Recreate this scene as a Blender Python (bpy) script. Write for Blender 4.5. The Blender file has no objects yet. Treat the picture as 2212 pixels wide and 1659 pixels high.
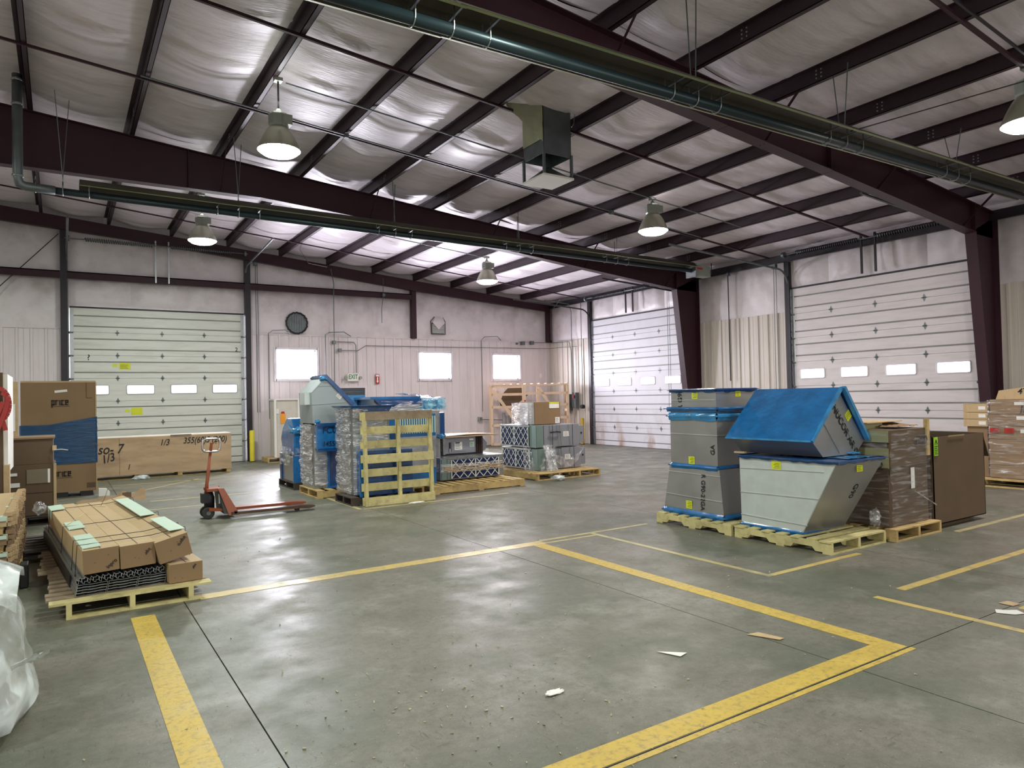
import bpy, math, random
from math import sin, cos, pi, radians, sqrt, exp, atan2
from mathutils import Vector, Matrix, noise
random.seed(7)
C = bpy.context.scene.collection
SC = bpy.context.scene

# ------------------------------------------------------------------ camera, sky, exposure
H = 1.69
yaw, pitch, roll = 0.57368451, 0.01860273, -0.02157203
F = Vector((sin(yaw)*cos(pitch), cos(yaw)*cos(pitch), sin(pitch)))
r0 = Vector((cos(yaw), -sin(yaw), 0)); u0 = r0.cross(F)
R_ = r0*cos(roll)+u0*sin(roll); U_ = u0*cos(roll)-r0*sin(roll)
cam = bpy.data.cameras.new('camera'); co = bpy.data.objects.new('camera', cam); C.objects.link(co)
M = Matrix((R_, U_, -F)).transposed().to_4x4(); M.translation = Vector((0, 0, H))
co.matrix_world = M
cam.sensor_fit = 'HORIZONTAL'; cam.sensor_width = 36.0; cam.lens = 36.0*1508.53/2212
cam.clip_start = 0.05; cam.clip_end = 500
SC.camera = co
w = bpy.data.worlds.new('world'); SC.world = w; w.use_nodes = True
bg = w.node_tree.nodes['Background']; bg.inputs[0].default_value = (0.93, 0.92, 1.0, 1); bg.inputs[1].default_value = 4.0
SC.view_settings.view_transform = 'Standard'; SC.view_settings.look = 'None'
SC.view_settings.gamma = 1; SC.view_settings.use_curve_mapping = False
SC.view_settings.exposure = 0.72
SC.cycles.max_bounces = 7; SC.cycles.diffuse_bounces = 4; SC.cycles.transparent_max_bounces = 12
SC.cycles.use_denoising = True
SC.cycles.sample_clamp_indirect = 6.0

def area(name, loc, size, power, color, rot, spread=pi):
    l = bpy.data.lights.new(name, 'AREA'); l.shape = 'RECTANGLE'; l.size = size[0]; l.size_y = size[1]
    l.energy = power; l.color = color; l.spread = spread
    o = bpy.data.objects.new(name, l); C.objects.link(o); o.location = loc; o.rotation_euler = rot; return o
WDAY = (0.92, 0.89, 1.0)
# daylight entering by the three end-wall windows, and unseen fill lights added before the solid wall behind the camera
for xa, xb, pw in ((5.36, 6.61, 430), (10.01, 11.23, 400), (12.88, 14.06, 130)):
    area('window_daylight', ((xa+xb)/2, 21.50, 2.80), (xb-xa, .9), pw, WDAY, (radians(-90), 0, 0))
for xc in (-3.0, 3.0, 9.0):
    area('rear_fill', (xc, -8.9, 2.2), (4.0, 4.0), 85, (1.0, 0.985, 0.95), (radians(90), 0, 0))

# ------------------------------------------------------------------ helpers
def lin(c):
    return tuple((v/255/12.92 if v/255 <= .04045 else ((v/255+.055)/1.055)**2.4) for v in c)
class MB:
    def __init__(s): s.v = []; s.f = []; s.m = []; s.mi = 0
    def face(s, pts):
        b = len(s.v); s.v += [tuple(p) for p in pts]; s.f.append(tuple(range(b, b+len(pts)))); s.m.append(s.mi)
    def box(s, x0, x1, y0, y1, z0, z1):
        b = len(s.v)
        s.v += [(x, y, z) for z in (z0, z1) for y in (y0, y1) for x in (x0, x1)]
        for q in ((0, 2, 3, 1), (4, 5, 7, 6), (0, 1, 5, 4), (2, 6, 7, 3), (0, 4, 6, 2), (1, 3, 7, 5)):
            s.f.append(tuple(b+i for i in q)); s.m.append(s.mi)
        return s
    def rbox(s, c, size, rot=(0, 0, 0)):
        from mathutils import Euler
        E_ = Euler(rot).to_matrix(); hx, hy, hz = [a/2 for a in size]; b = len(s.v); c = Vector(c)
        for z in (-hz, hz):
            for y in (-hy, hy):
                for x in (-hx, hx): s.v.append(tuple(c+E_@Vector((x, y, z))))
        for q in ((0, 2, 3, 1), (4, 5, 7, 6), (0, 1, 5, 4), (2, 6, 7, 3), (0, 4, 6, 2), (1, 3, 7, 5)):
            s.f.append(tuple(b+i for i in q)); s.m.append(s.mi)
        return s
    def bar(s, p, q, wd, ht, up=(0, 0, 1)):
        p = Vector(p); q = Vector(q); d = (q-p).normalized(); up = Vector(up)
        if abs(d.dot(up)) > .98: up = Vector((0, 1, 0))
        a = d.cross(up).normalized(); c = a.cross(d).normalized(); b = len(s.v)
        for e in (p, q):
            for i, j in ((-1, -1), (1, -1), (1, 1), (-1, 1)): s.v.append(tuple(e+a*i*wd/2+c*j*ht/2))
        for f in ((3, 2, 1, 0), (4, 5, 6, 7), (0, 1, 5, 4), (1, 2, 6, 5), (2, 3, 7, 6), (3, 0, 4, 7)):
            s.f.append(tuple(b+i for i in f)); s.m.append(s.mi)
        return s
    def tube(s, pts, r, n=8, closed=False):
        pts = [Vector(p) for p in pts]; m = len(pts); rings = []; a = None
        for i, p in enumerate(pts):
            if closed: d = (pts[(i+1) % m]-pts[i-1])
            else: d = pts[min(i+1, m-1)]-pts[max(i-1, 0)]
            d.normalize()
            if a is None:
                a = d.cross(Vector((0, 0, 1)))
                if a.length < .05: a = d.cross(Vector((0, 1, 0)))
            a = (a-d*a.dot(d)).normalized(); c = d.cross(a)
            rr = r[i] if isinstance(r, (list, tuple)) else r
            b = len(s.v); rings.append(b)
            for k in range(n):
                t = 2*pi*k/n; s.v.append(tuple(p+a*cos(t)*rr+c*sin(t)*rr))
        for i in range(m if closed else m-1):
            b0 = rings[i]; b1 = rings[(i+1) % m]
            for k in range(n):
                s.f.append((b0+k, b0+(k+1) % n, b1+(k+1) % n, b1+k)); s.m.append(s.mi)
        if not closed:
            s.f.append(tuple(rings[0]+k for k in range(n))[::-1]); s.f.append(tuple(rings[-1]+k for k in range(n))); s.m += [s.mi]*2
        return s
    def prism(s, poly, axis, a0, a1):
        # poly of 2D points in the plane of the two other axes (x,y,z order), extruded along axis
        def P(p, a):
            return {'x': (a, p[0], p[1]), 'y': (p[0], a, p[1]), 'z': (p[0], p[1], a)}[axis]
        n = len(poly); b = len(s.v)
        s.v += [P(p, a0) for p in poly]+[P(p, a1) for p in poly]
        s.f.append(tuple(range(b, b+n))); s.f.append(tuple(range(b+2*n-1, b+n-1, -1)))
        for i in range(n):
            j = (i+1) % n; s.f.append((b+i, b+n+i, b+n+j, b+j))
        s.m += [s.mi]*(n+2)
        return s
    def hexa(s, P8):
        b = len(s.v); s.v += [tuple(p) for p in P8]
        for q in ((3, 2, 1, 0), (4, 5, 6, 7), (0, 1, 5, 4), (1, 2, 6, 5), (2, 3, 7, 6), (3, 0, 4, 7)):
            s.f.append(tuple(b+i for i in q)); s.m.append(s.mi)
        return s
    def grid(s, fn, nu, nv):
        b = len(s.v)
        for j in range(nv+1):
            for i in range(nu+1): s.v.append(tuple(fn(i/nu, j/nv)))
        for j in range(nv):
            for i in range(nu):
                a = b+j*(nu+1)+i; s.f.append((a, a+1, a+nu+2, a+nu+1)); s.m.append(s.mi)
        return s
    def lathe(s, prof, c, n=24, cap=False):
        b = len(s.v)
        for r, z in prof:
            for k in range(n): t = 2*pi*k/n; s.v.append((c[0]+r*cos(t), c[1]+r*sin(t), c[2]+z))
        for i in range(len(prof)-1):
            for k in range(n):
                a = b+i*n; s.f.append((a+k, a+(k+1) % n, a+n+(k+1) % n, a+n+k)); s.m.append(s.mi)
        if cap:
            s.f.append(tuple(b+k for k in range(n))[::-1]); e = b+(len(prof)-1)*n; s.f.append(tuple(e+k for k in range(n))); s.m += [s.mi]*2
        return s
    def build(s, name, mats, parent=None, smooth=False, label=None, bevel=0):
        if not isinstance(mats, (list, tuple)): mats = [mats]
        off = Vector(WL.get(parent.name, (0, 0, 0))) if parent else Vector((0, 0, 0))
        me = bpy.data.meshes.new(name)
        me.from_pydata([(v[0]-off.x, v[1]-off.y, v[2]-off.z) for v in s.v], [], s.f)
        for m_ in mats: me.materials.append(m_)
        if any(s.m): me.polygons.foreach_set('material_index', s.m)
        if smooth: me.polygons.foreach_set('use_smooth', [True]*len(me.polygons))
        me.update()
        o = bpy.data.objects.new(name, me); C.objects.link(o)
        if parent: o.parent = parent; WL[o.name] = tuple(off)
        else: WL[o.name] = (0, 0, 0)
        if label: o['label'] = label
        if bevel:
            b = o.modifiers.new('bevel', 'BEVEL'); b.width = bevel; b.segments = 2; b.limit_method = 'ANGLE'
        return o
WL = {}
def thing(name, label, cat, loc, group=None):
    o = bpy.data.objects.new(name, None); C.objects.link(o); o.location = loc; o.empty_display_size = .1
    o['label'] = label; o['category'] = cat
    if group: o['group'] = group
    WL[o.name] = tuple(loc); return o
def tag(o, label, cat, group=None):
    o['label'] = label; o['category'] = cat
    if group: o['group'] = group
    return o
def struct(name, label=None):
    o = bpy.data.objects.new(name, None); C.objects.link(o); o['kind'] = 'structure'; WL[o.name] = (0, 0, 0)
    if label: o['label'] = label
    return o
def dup_tree(o, loc, rotz, label, group=None):
    r = o.copy(); C.objects.link(r); r.location = loc; r.rotation_euler = (0, 0, rotz); r['label'] = label
    if group: r['group'] = group
    WL[r.name] = tuple(loc)
    for ch in list(o.children):
        c = ch.copy(); C.objects.link(c); c.parent = r
        for g in ch.children:
            d = g.copy(); C.objects.link(d); d.parent = c
    return r
def text(body, size, parent, m, loc, rot, name='lettering', ext=.001, shear=0, sx=1):
    c = bpy.data.curves.new(name, 'FONT'); c.body = body; c.size = size; c.extrude = ext; c.offset = size*.012; c.shear = shear
    c.align_x = 'CENTER'; c.align_y = 'CENTER'; c.materials.append(m)
    tmp = bpy.data.objects.new('t', c); me = bpy.data.meshes.new_from_object(tmp); bpy.data.objects.remove(tmp); me.name = name
    o = bpy.data.objects.new(name, me); C.objects.link(o)
    off = Vector(WL.get(parent.name, (0, 0, 0))); o.parent = parent
    o.location = Vector(loc)-off; o.rotation_euler = rot; o.scale = (sx, 1, 1); return o
FY = (pi/2, 0, 0)          # faces -y
FX = (pi/2, 0, -pi/2)      # faces -x

# ------------------------------------------------------------------ materials
MATS = {}
def nd(nt, t, **k):
    n = nt.nodes.new(t)
    for a, b in k.items(): setattr(n, a, b)
    return n
def mat(name, col, rough=.6, metal=0, var=.12, vs=3.0, stretch=(1, 1, 1), bump=0, bs=20, dirt=None, dirt_amt=.0, dirt_scale=2.0, coat=0, spec=.5, rvar=0, col2=None, c2lo=.45, c2hi=.6, soot=None, zmask=None):
    m = bpy.data.materials.new(name); m.use_nodes = True; nt = m.node_tree; L = nt.links
    b = nt.nodes['Principled BSDF']; b.inputs['Roughness'].default_value = rough; b.inputs['Metallic'].default_value = metal
    b.inputs['Specular IOR Level'].default_value = spec
    if coat: b.inputs['Coat Weight'].default_value = coat; b.inputs['Coat Roughness'].default_value = .12
    c = lin(col); tc = nd(nt, 'ShaderNodeTexCoord'); mp = nd(nt, 'ShaderNodeMapping'); mp.inputs['Scale'].default_value = stretch
    L.new(tc.outputs['Object'], mp.inputs[0])
    nz = nd(nt, 'ShaderNodeTexNoise'); nz.inputs['Scale'].default_value = vs; nz.inputs['Detail'].default_value = 5
    L.new(mp.outputs[0], nz.inputs['Vector'])
    rp = nd(nt, 'ShaderNodeMapRange'); rp.inputs[1].default_value = .3; rp.inputs[2].default_value = .7; rp.inputs[3].default_value = 1-var; rp.inputs[4].default_value = 1+var
    L.new(nz.outputs[0], rp.inputs[0])
    mx = nd(nt, 'ShaderNodeMix', data_type='RGBA', blend_type='MULTIPLY'); mx.inputs[0].default_value = 1
    mx.inputs[6].default_value = (*c, 1); L.new(rp.outputs[0], mx.inputs[7]); out = mx.outputs[2]
    if col2 is not None:
        r2 = nd(nt, 'ShaderNodeMapRange'); r2.inputs[1].default_value = c2lo; r2.inputs[2].default_value = c2hi
        L.new(nz.outputs[0], r2.inputs[0])
        m2 = nd(nt, 'ShaderNodeMix', data_type='RGBA'); L.new(r2.outputs[0], m2.inputs[0]); L.new(out, m2.inputs[6]); m2.inputs[7].default_value = (*lin(col2), 1); out = m2.outputs[2]
    if dirt:
        n2 = nd(nt, 'ShaderNodeTexNoise'); n2.inputs['Scale'].default_value = dirt_scale; n2.inputs['Detail'].default_value = 8; n2.inputs['Roughness'].default_value = .65
        L.new(mp.outputs[0], n2.inputs['Vector'])
        r2 = nd(nt, 'ShaderNodeMapRange'); r2.inputs[1].default_value = .48; r2.inputs[2].default_value = .68; r2.inputs[4].default_value = dirt_amt
        L.new(n2.outputs[0], r2.inputs[0])
        if zmask:
            sp = nd(nt, 'ShaderNodeSeparateXYZ'); L.new(tc.outputs['Object'], sp.inputs[0]); rz = nd(nt, 'ShaderNodeMapRange'); rz.inputs[1].default_value = zmask[0]; rz.inputs[2].default_value = zmask[1]; rz.inputs[3].default_value = .05; L.new(sp.outputs[2], rz.inputs[0])
            mm = nd(nt, 'ShaderNodeMath', operation='MULTIPLY'); L.new(rz.outputs[0], mm.inputs[0]); L.new(r2.outputs[0], mm.inputs[1]); r2 = mm
        m2 = nd(nt, 'ShaderNodeMix', data_type='RGBA'); L.new(r2.outputs[0], m2.inputs[0]); L.new(out, m2.inputs[6]); m2.inputs[7].default_value = (*lin(dirt), 1); out = m2.outputs[2]
    if soot:
        sp = nd(nt, 'ShaderNodeSeparateXYZ'); L.new(tc.outputs['Generated'], sp.inputs[0]); n4 = nd(nt, 'ShaderNodeTexNoise'); n4.inputs['Scale'].default_value = 2.4; n4.inputs['Detail'].default_value = 6; L.new(tc.outputs['Object'], n4.inputs['Vector'])
        ad = nd(nt, 'ShaderNodeMath', operation='MULTIPLY_ADD'); L.new(n4.outputs[0], ad.inputs[0]); ad.inputs[1].default_value = .9; L.new(sp.outputs[2], ad.inputs[2])
        rz = nd(nt, 'ShaderNodeMapRange'); rz.inputs[1].default_value = 1.02; rz.inputs[2].default_value = 1.5; rz.inputs[4].default_value = .5; L.new(ad.outputs[0], rz.inputs[0])
        m3 = nd(nt, 'ShaderNodeMix', data_type='RGBA'); L.new(rz.outputs[0], m3.inputs[0]); L.new(out, m3.inputs[6]); m3.inputs[7].default_value = (*lin(soot), 1); out = m3.outputs[2]
    L.new(out, b.inputs['Base Color'])
    if rvar:
        r3 = nd(nt, 'ShaderNodeMapRange'); r3.inputs[1].default_value = .3; r3.inputs[2].default_value = .7; r3.inputs[3].default_value = max(.02, rough-rvar); r3.inputs[4].default_value = rough+rvar
        L.new(nz.outputs[0], r3.inputs[0]); L.new(r3.outputs[0], b.inputs['Roughness'])
    if bump:
        n3 = nd(nt, 'ShaderNodeTexNoise'); n3.inputs['Scale'].default_value = bs; n3.inputs['Detail'].default_value = 3
        L.new(mp.outputs[0], n3.inputs['Vector'])
        bp = nd(nt, 'ShaderNodeBump'); bp.inputs['Strength'].default_value = 1; bp.inputs['Distance'].default_value = bump
        L.new(n3.outputs[0], bp.inputs['Height']); L.new(bp.outputs[0], b.inputs['Normal'])
    MATS[name] = m; return m
def wrapmat(name, tint, alpha, stretch, bs, rough=.12, bump=.01, gl=False, lo=.42, hi=.66):
    # stretch film: clear plastic, its wrinkle glints partly painted in as pale streaks
    m = bpy.data.materials.new(name); m.use_nodes = True; nt = m.node_tree; L = nt.links
    for n in list(nt.nodes): nt.nodes.remove(n)
    o = nd(nt, 'ShaderNodeOutputMaterial'); mx = nd(nt, 'ShaderNodeMixShader'); tr = nd(nt, 'ShaderNodeBsdfTransparent')
    b = nd(nt, 'ShaderNodeBsdfPrincipled'); b.inputs['Base Color'].default_value = (*lin(tint), 1); b.inputs['Roughness'].default_value = rough
    tc = nd(nt, 'ShaderNodeTexCoord'); mp = nd(nt, 'ShaderNodeMapping'); mp.inputs['Scale'].default_value = stretch
    L.new(tc.outputs['Object'], mp.inputs[0])
    nz = nd(nt, 'ShaderNodeTexNoise'); nz.inputs['Scale'].default_value = bs; nz.inputs['Detail'].default_value = 4; nz.inputs['Distortion'].default_value = .6
    L.new(mp.outputs[0], nz.inputs['Vector'])
    bp = nd(nt, 'ShaderNodeBump'); bp.inputs['Strength'].default_value = 1; bp.inputs['Distance'].default_value = bump
    L.new(nz.outputs[0], bp.inputs['Height']); L.new(bp.outputs[0], b.inputs['Normal'])
    if gl:
        b = nd(nt, 'ShaderNodeBsdfPrincipled'); b.inputs['Base Color'].default_value = (*lin(tint), 1); b.inputs['Roughness'].default_value = rough; b.inputs['Metallic'].default_value = .5; L.new(bp.outputs[0], b.inputs['Normal'])
    r = nd(nt, 'ShaderNodeMapRange'); r.inputs[1].default_value = lo; r.inputs[2].default_value = hi; r.inputs[3].default_value = alpha*.35; r.inputs[4].default_value = min(1, alpha*2)
    L.new(nz.outputs[0], r.inputs[0]); L.new(r.outputs[0], mx.inputs[0]); L.new(tr.outputs[0], mx.inputs[1]); L.new(b.outputs[0], mx.inputs[2])
    L.new(mx.outputs[0], o.inputs[0]); return m
def emit(name, col, s):
    m = bpy.data.materials.new(name); m.use_nodes = True; nt = m.node_tree
    b = nt.nodes['Principled BSDF']; b.inputs['Base Color'].default_value = (*col, 1); b.inputs['Emission Color'].default_value = (*col, 1); b.inputs['Emission Strength'].default_value = s; return m

steel = mat('maroon_steel', (58, 30, 40), .5, 0, .18, 2, dirt=(34, 20, 27), dirt_amt=.5, spec=.35)
purl = mat('purlin_steel', (52, 33, 43), .48, 0, .15, 2, dirt=(34, 24, 32), dirt_amt=.5)
steel_dark = mat('dark_steel', (38, 33, 40), .45, 0, .15, 3)
blackm = mat('black_paint', (26, 25, 28), .5)
vinyl = mat('vinyl_facing', (226, 217, 224), .42, 0, .05, 2, bump=.006, bs=5, stretch=(1, 5, 1), dirt=(150, 138, 128), dirt_amt=.3, dirt_scale=1.2)
vinylw = mat('wall_vinyl', (222, 215, 217), .4, 0, .05, 2, stretch=(1, 1, 1), bump=.006, bs=6, dirt=(150, 134, 126), dirt_amt=.25, dirt_scale=1.6, soot=(116, 96, 88))
liner = mat('liner_panel', (220, 211, 213), .42, 0, .04, 1.5, stretch=(1, 1, .4), dirt=(160, 146, 138), dirt_amt=.14, dirt_scale=2.5)
linerB = mat('liner_panel_stained', (206, 198, 188), .36, 0, .08, 1.5, stretch=(1, 6, .3), dirt=(110, 80, 56), dirt_amt=.75, dirt_scale=1.6, zmask=(1.5, .2))
doorw = mat('door_panel', (214, 216, 208), .38, 0, .04, 2, stretch=(.5, .5, 4), dirt=(150, 146, 132), dirt_amt=.25, dirt_scale=3)
doorp = mat('door_panel_pinkish', (220, 214, 214), .38, 0, .04, 2, stretch=(.5, .5, 4), dirt=(150, 140, 134), dirt_amt=.2, dirt_scale=3)
cards = mat('packing_slip', (120, 108, 88), .5, 0, .06, 6)
doorrust = mat('door_panel_rusty', (206, 205, 212), .5, 0, .04, 2, stretch=(1, 1.2, .5), dirt=(150, 104, 60), dirt_amt=.95, dirt_scale=1.6, zmask=(1.3, .0))
groove = mat('door_groove', (120, 122, 120), .5)
galv = mat('galvanised', (172, 176, 178), .33, .85, .1, 6, rvar=.08)
galvd = mat('galvanised_dull', (110, 118, 120), .45, .7, .15, 6)
duct = mat('duct_metal', (172, 172, 172), .36, .72, .05, 3, rvar=.05)
ductw = mat('duct_metal_bright', (206, 214, 212), .42, .35, .05, 9, rvar=.05)
ductg = mat('duct_metal_grey', (160, 170, 172), .42, .4, .05, 5, rvar=.06)
seam_m = mat('duct_seam', (214, 218, 218), .35, .7)
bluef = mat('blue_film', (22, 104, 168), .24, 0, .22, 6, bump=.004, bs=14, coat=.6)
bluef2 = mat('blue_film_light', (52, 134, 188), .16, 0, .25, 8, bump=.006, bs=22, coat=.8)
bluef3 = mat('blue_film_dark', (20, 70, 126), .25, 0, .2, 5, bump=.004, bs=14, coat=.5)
wood_y = mat('pallet_wood_yellow', (206, 194, 138), .7, 0, .16, 3, stretch=(1, 1, 1), bump=.001, bs=60, dirt=(120, 98, 58), dirt_amt=.45, dirt_scale=9)
wood_n = mat('pallet_wood', (196, 168, 112), .75, 0, .22, 4, dirt=(116, 88, 56), dirt_amt=.5, dirt_scale=7, bump=.001, bs=60)
wood_g = mat('pallet_wood_grey', (152, 134, 110), .8, 0, .22, 4, dirt=(86, 70, 54), dirt_amt=.55, dirt_scale=7, bump=.001, bs=60)
wood_d = mat('pallet_wood_dark', (66, 56, 50), .8, 0, .25, 4)
wood_p = mat('pine_stud', (218, 190, 162), .65, 0, .1, 4, stretch=(1, 1, .3))
ply = mat('plywood', (182, 154, 122), .6, 0, .13, 1.6, stretch=(.6, 1, 3), dirt=(110, 86, 62), dirt_amt=.35, dirt_scale=2.2)
card = mat('cardboard', (136, 110, 80), .75, 0, .06, 3)
cardd = mat('cardboard_dark', (94, 75, 56), .78, 0, .07, 3)
cardl = mat('cardboard_light', (192, 166, 126), .7, 0, .06, 4, stretch=(1, 6, 1), dirt=(140, 112, 82), dirt_amt=.4, dirt_scale=4)
cardg = mat('cardboard_green', (146, 144, 104), .5, 0, .08, 3)
white = mat('white_paper', (232, 230, 224), .6, 0, .03)
tape = mat('mint_foam', (196, 218, 200), .5, 0, .05)
yel = mat('yellow_label', (214, 220, 40), .5, 0, .05)
ink = mat('ink', (28, 28, 30), .6)
inkb = mat('marker_blue', (8, 22, 58), .5)
redm = mat('red_strap', (176, 40, 34), .4, 0, .1, 8)
redsign = mat('red_sign', (176, 30, 40), .5)
orange = mat('orange_sticker', (244, 160, 40), .5)
orangep = mat('orange_paint', (146, 72, 42), .42, 0, .2, 8, dirt=(100, 54, 40), dirt_amt=.55, dirt_scale=8)
rustd = mat('fork_worn', (84, 60, 50), .45, .3, .25, 10)
chrome = mat('worn_chrome', (190, 186, 184), .25, .9)
rubber = mat('rubber', (50, 48, 46), .6)
yellowp = mat('bollard_yellow', (232, 216, 52), .45, 0, .06, 3)
yellowd = mat('bollard_dirty', (186, 156, 44), .5, 0, .1, 3, dirt=(70, 54, 36), dirt_amt=.8, dirt_scale=3, stretch=(1, 1, .5))
filt = mat('filter_blue', (26, 42, 96), .6, 0, .2, 2, stretch=(1, 1, 30))
filtw = mat('filter_grid', (216, 222, 210), .5)
unitg = mat('unit_grey', (150, 152, 162), .42, .35, .05, 3)
unitgr = mat('unit_green_grey', (126, 148, 142), .42, .35, .05, 3)
coil = mat('coil_copper', (110, 84, 76), .4, .5)
heat = mat('heater_tube', (40, 54, 58), .34, .4, .12, 3)
refl = mat('heater_reflector', (74, 69, 60), .5, .3, .15, 2)
refl2 = mat('heater_reflector_lit_lip', (140, 150, 112), .4, .4, .12, 2)  # lip paler than the trough, the light it catches put in the colour
ddoor = mat('exit_door_paint', (66, 76, 86), .4)
frame_w = mat('window_trim', (226, 222, 230), .4)
lampgrey = mat('lamp_housing', (150, 156, 146), .45, .2)
lampsh = mat('lamp_reflector', (176, 176, 158), .35, .5)
concj = mat('joint_dark', (22, 22, 18), .95)
plast = wrapmat('clear_film', (250, 248, 252), .5, (1.2, 1.2, 12), 7, .22, .012, True, .50, .60)
plast2 = wrapmat('clear_film_tight', (236, 236, 238), .2, (1, 1, 8), 4, .16, .012, True, .5, .68)
plastv = wrapmat('clear_film_crumpled', (238, 240, 244), .32, (1, 1, 1), 14, .12, .015, True)
plastw = wrapmat('milky_film', (226, 234, 234), .66, (1, 1, 1), 3, .22, .006)
plastb = wrapmat('pale_blue_film', (150, 215, 240), .6, (1, 1, 1), 9, .1, .02)
plastd = wrapmat('blue_stretch_film', (26, 72, 112), 2.4, (1, 1, 12), 5, .16, .008)
lens_w = emit('lamp_lens_cool', (0.86, 1.0, 0.86), 26)
lens_y = emit('lamp_lens_warm', (1.0, 0.86, 0.74), 26)
glass = bpy.data.materials.new('window_glass'); glass.use_nodes = True
_n = glass.node_tree; [_n.nodes.remove(x) for x in list(_n.nodes)]
_o = nd(_n, 'ShaderNodeOutputMaterial'); _m = nd(_n, 'ShaderNodeMixShader'); _t = nd(_n, 'ShaderNodeBsdfTransparent'); _g = nd(_n, 'ShaderNodeBsdfGlossy'); _g.inputs['Roughness'].default_value = .05
_m.inputs[0].default_value = .08; _n.links.new(_t.outputs[0], _m.inputs[1]); _n.links.new(_g.outputs[0], _m.inputs[2]); _n.links.new(_m.outputs[0], _o.inputs[0])

# concrete: trowelled slab, mottled, with tyre scuffs, specks and worn gloss
conc = bpy.data.materials.new('concrete'); conc.use_nodes = True
def _conc():
    nt = conc.node_tree; L = nt.links; b = nt.nodes['Principled BSDF']
    g = nd(nt, 'ShaderNodeNewGeometry')
    def nz(scale, det=6, rough=.6, st=None, dist=0):
        n = nd(nt, 'ShaderNodeTexNoise'); n.inputs['Scale'].default_value = scale; n.inputs['Detail'].default_value = det; n.inputs['Roughness'].default_value = rough; n.inputs['Distortion'].default_value = dist
        if st:
            mp = nd(nt, 'ShaderNodeMapping'); mp.inputs['Scale'].default_value = st[0]; mp.inputs['Rotation'].default_value = (0, 0, st[1]); L.new(g.outputs['Position'], mp.inputs[0]); L.new(mp.outputs[0], n.inputs['Vector'])
        else: L.new(g.outputs['Position'], n.inputs['Vector'])
        return n
    def rng(n, a, b_, c=0, d=1):
        r = nd(nt, 'ShaderNodeMapRange'); r.inputs[1].default_value = a; r.inputs[2].default_value = b_; r.inputs[3].default_value = c; r.inputs[4].default_value = d; L.new(n.outputs[0], r.inputs[0]); return r
    def mix(f, a, bcol, t='MIX'):
        m = nd(nt, 'ShaderNodeMix', data_type='RGBA', blend_type=t)
        if isinstance(f, float): m.inputs[0].default_value = f
        else: L.new(f.outputs[0], m.inputs[0])
        if isinstance(a, tuple): m.inputs[6].default_value = (*a, 1)
        else: L.new(a, m.inputs[6])
        if isinstance(bcol, tuple): m.inputs[7].default_value = (*bcol, 1)
        else: L.new(bcol, m.inputs[7])
        return m.outputs[2]
    c = mix(rng(nz(.7), .42, .6), lin((99, 103, 87)), lin((124, 119, 108)))
    c = mix(rng(nz(3.0, 8, .7), .42, .7, 0, .35), c, lin((94, 93, 83)))
    c = mix(rng(nz(1.3, 4), .54, .7, 0, .5), c, lin((160, 157, 150)))
    c = mix(rng(nz(16, 8, .75), .44, .64, 0, .5), c, lin((82, 82, 70)))
    c = mix(rng(nz(120, 3, .6), .52, .7, 0, .45), c, lin((72, 72, 62)))
    c = mix(rng(nz(38, 4, .7), .6, .72, 0, .35), c, lin((150, 148, 136)))
    c = mix(rng(nz(13, 3, .5, ((3.2, .8, 1), .5), 1.5), .655, .70, 0, .62), c, lin((70, 68, 60)))
    c = mix(rng(nz(7, 3, .5, ((1, 4.5, 1), -.35), 1.0), .665, .70, 0, .5), c, lin((74, 72, 62)))
    c = mix(rng(nz(60, 2, .5), .7, .74, 0, .8), c, lin((60, 58, 50)))
    c = mix(rng(nz(85, 2, .5), .735, .76, 0, .9), c, lin((205, 200, 185)))
    L.new(c, b.inputs['Base Color'])
    r = rng(nz(2.2, 6), .35, .68, .36, .62); L.new(r.outputs[0], b.inputs['Roughness'])
    bp = nd(nt, 'ShaderNodeBump'); bp.inputs['Distance'].default_value = .0025; bp.inputs['Strength'].default_value = .6
    L.new(nz(9, 6, .7).outputs[0], bp.inputs['Height']); L.new(bp.outputs[0], b.inputs['Normal'])
_conc()
paint = mat('floor_paint', (198, 168, 72), .5, 0, .08, 5, dirt=(112, 102, 70), dirt_amt=.55, dirt_scale=26, bump=.001, bs=40, rvar=.1)
paintp = mat('floor_paint_worn', (204, 178, 104), .4, 0, .08, 5, dirt=(134, 128, 112), dirt_amt=.85, dirt_scale=5, rvar=.1)
paintf = mat('floor_paint_faded', (184, 172, 120), .42, 0, .08, 5, dirt=(134, 130, 116), dirt_amt=.95, dirt_scale=4)

# ------------------------------------------------------------------ the shell
YA, XB, XL, YN = 21.22, 15.43, -9.0, -9.3
def zp(x): return 6.56-0.0955*x            # underside of the purlins
def rects(u0, u1, v0, v1, holes):
    us = sorted({u0, u1, *[min(max(h[i], u0), u1) for h in holes for i in (0, 1)]})
    vs = sorted({v0, v1, *[min(max(h[i], v0), v1) for h in holes for i in (2, 3)]})
    for a, b in zip(us, us[1:]):
        run = None
        for c, d in zip(vs, vs[1:]):
            inside = any(h[0] <= (a+b)/2 <= h[1] and h[2] <= (c+d)/2 <= h[3] for h in holes)
            if not inside: run = [run[0], d] if run else [c, d]
            if inside and run: yield a, b, run[0], run[1]; run = None
        if run: yield a, b, run[0], run[1]

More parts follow.
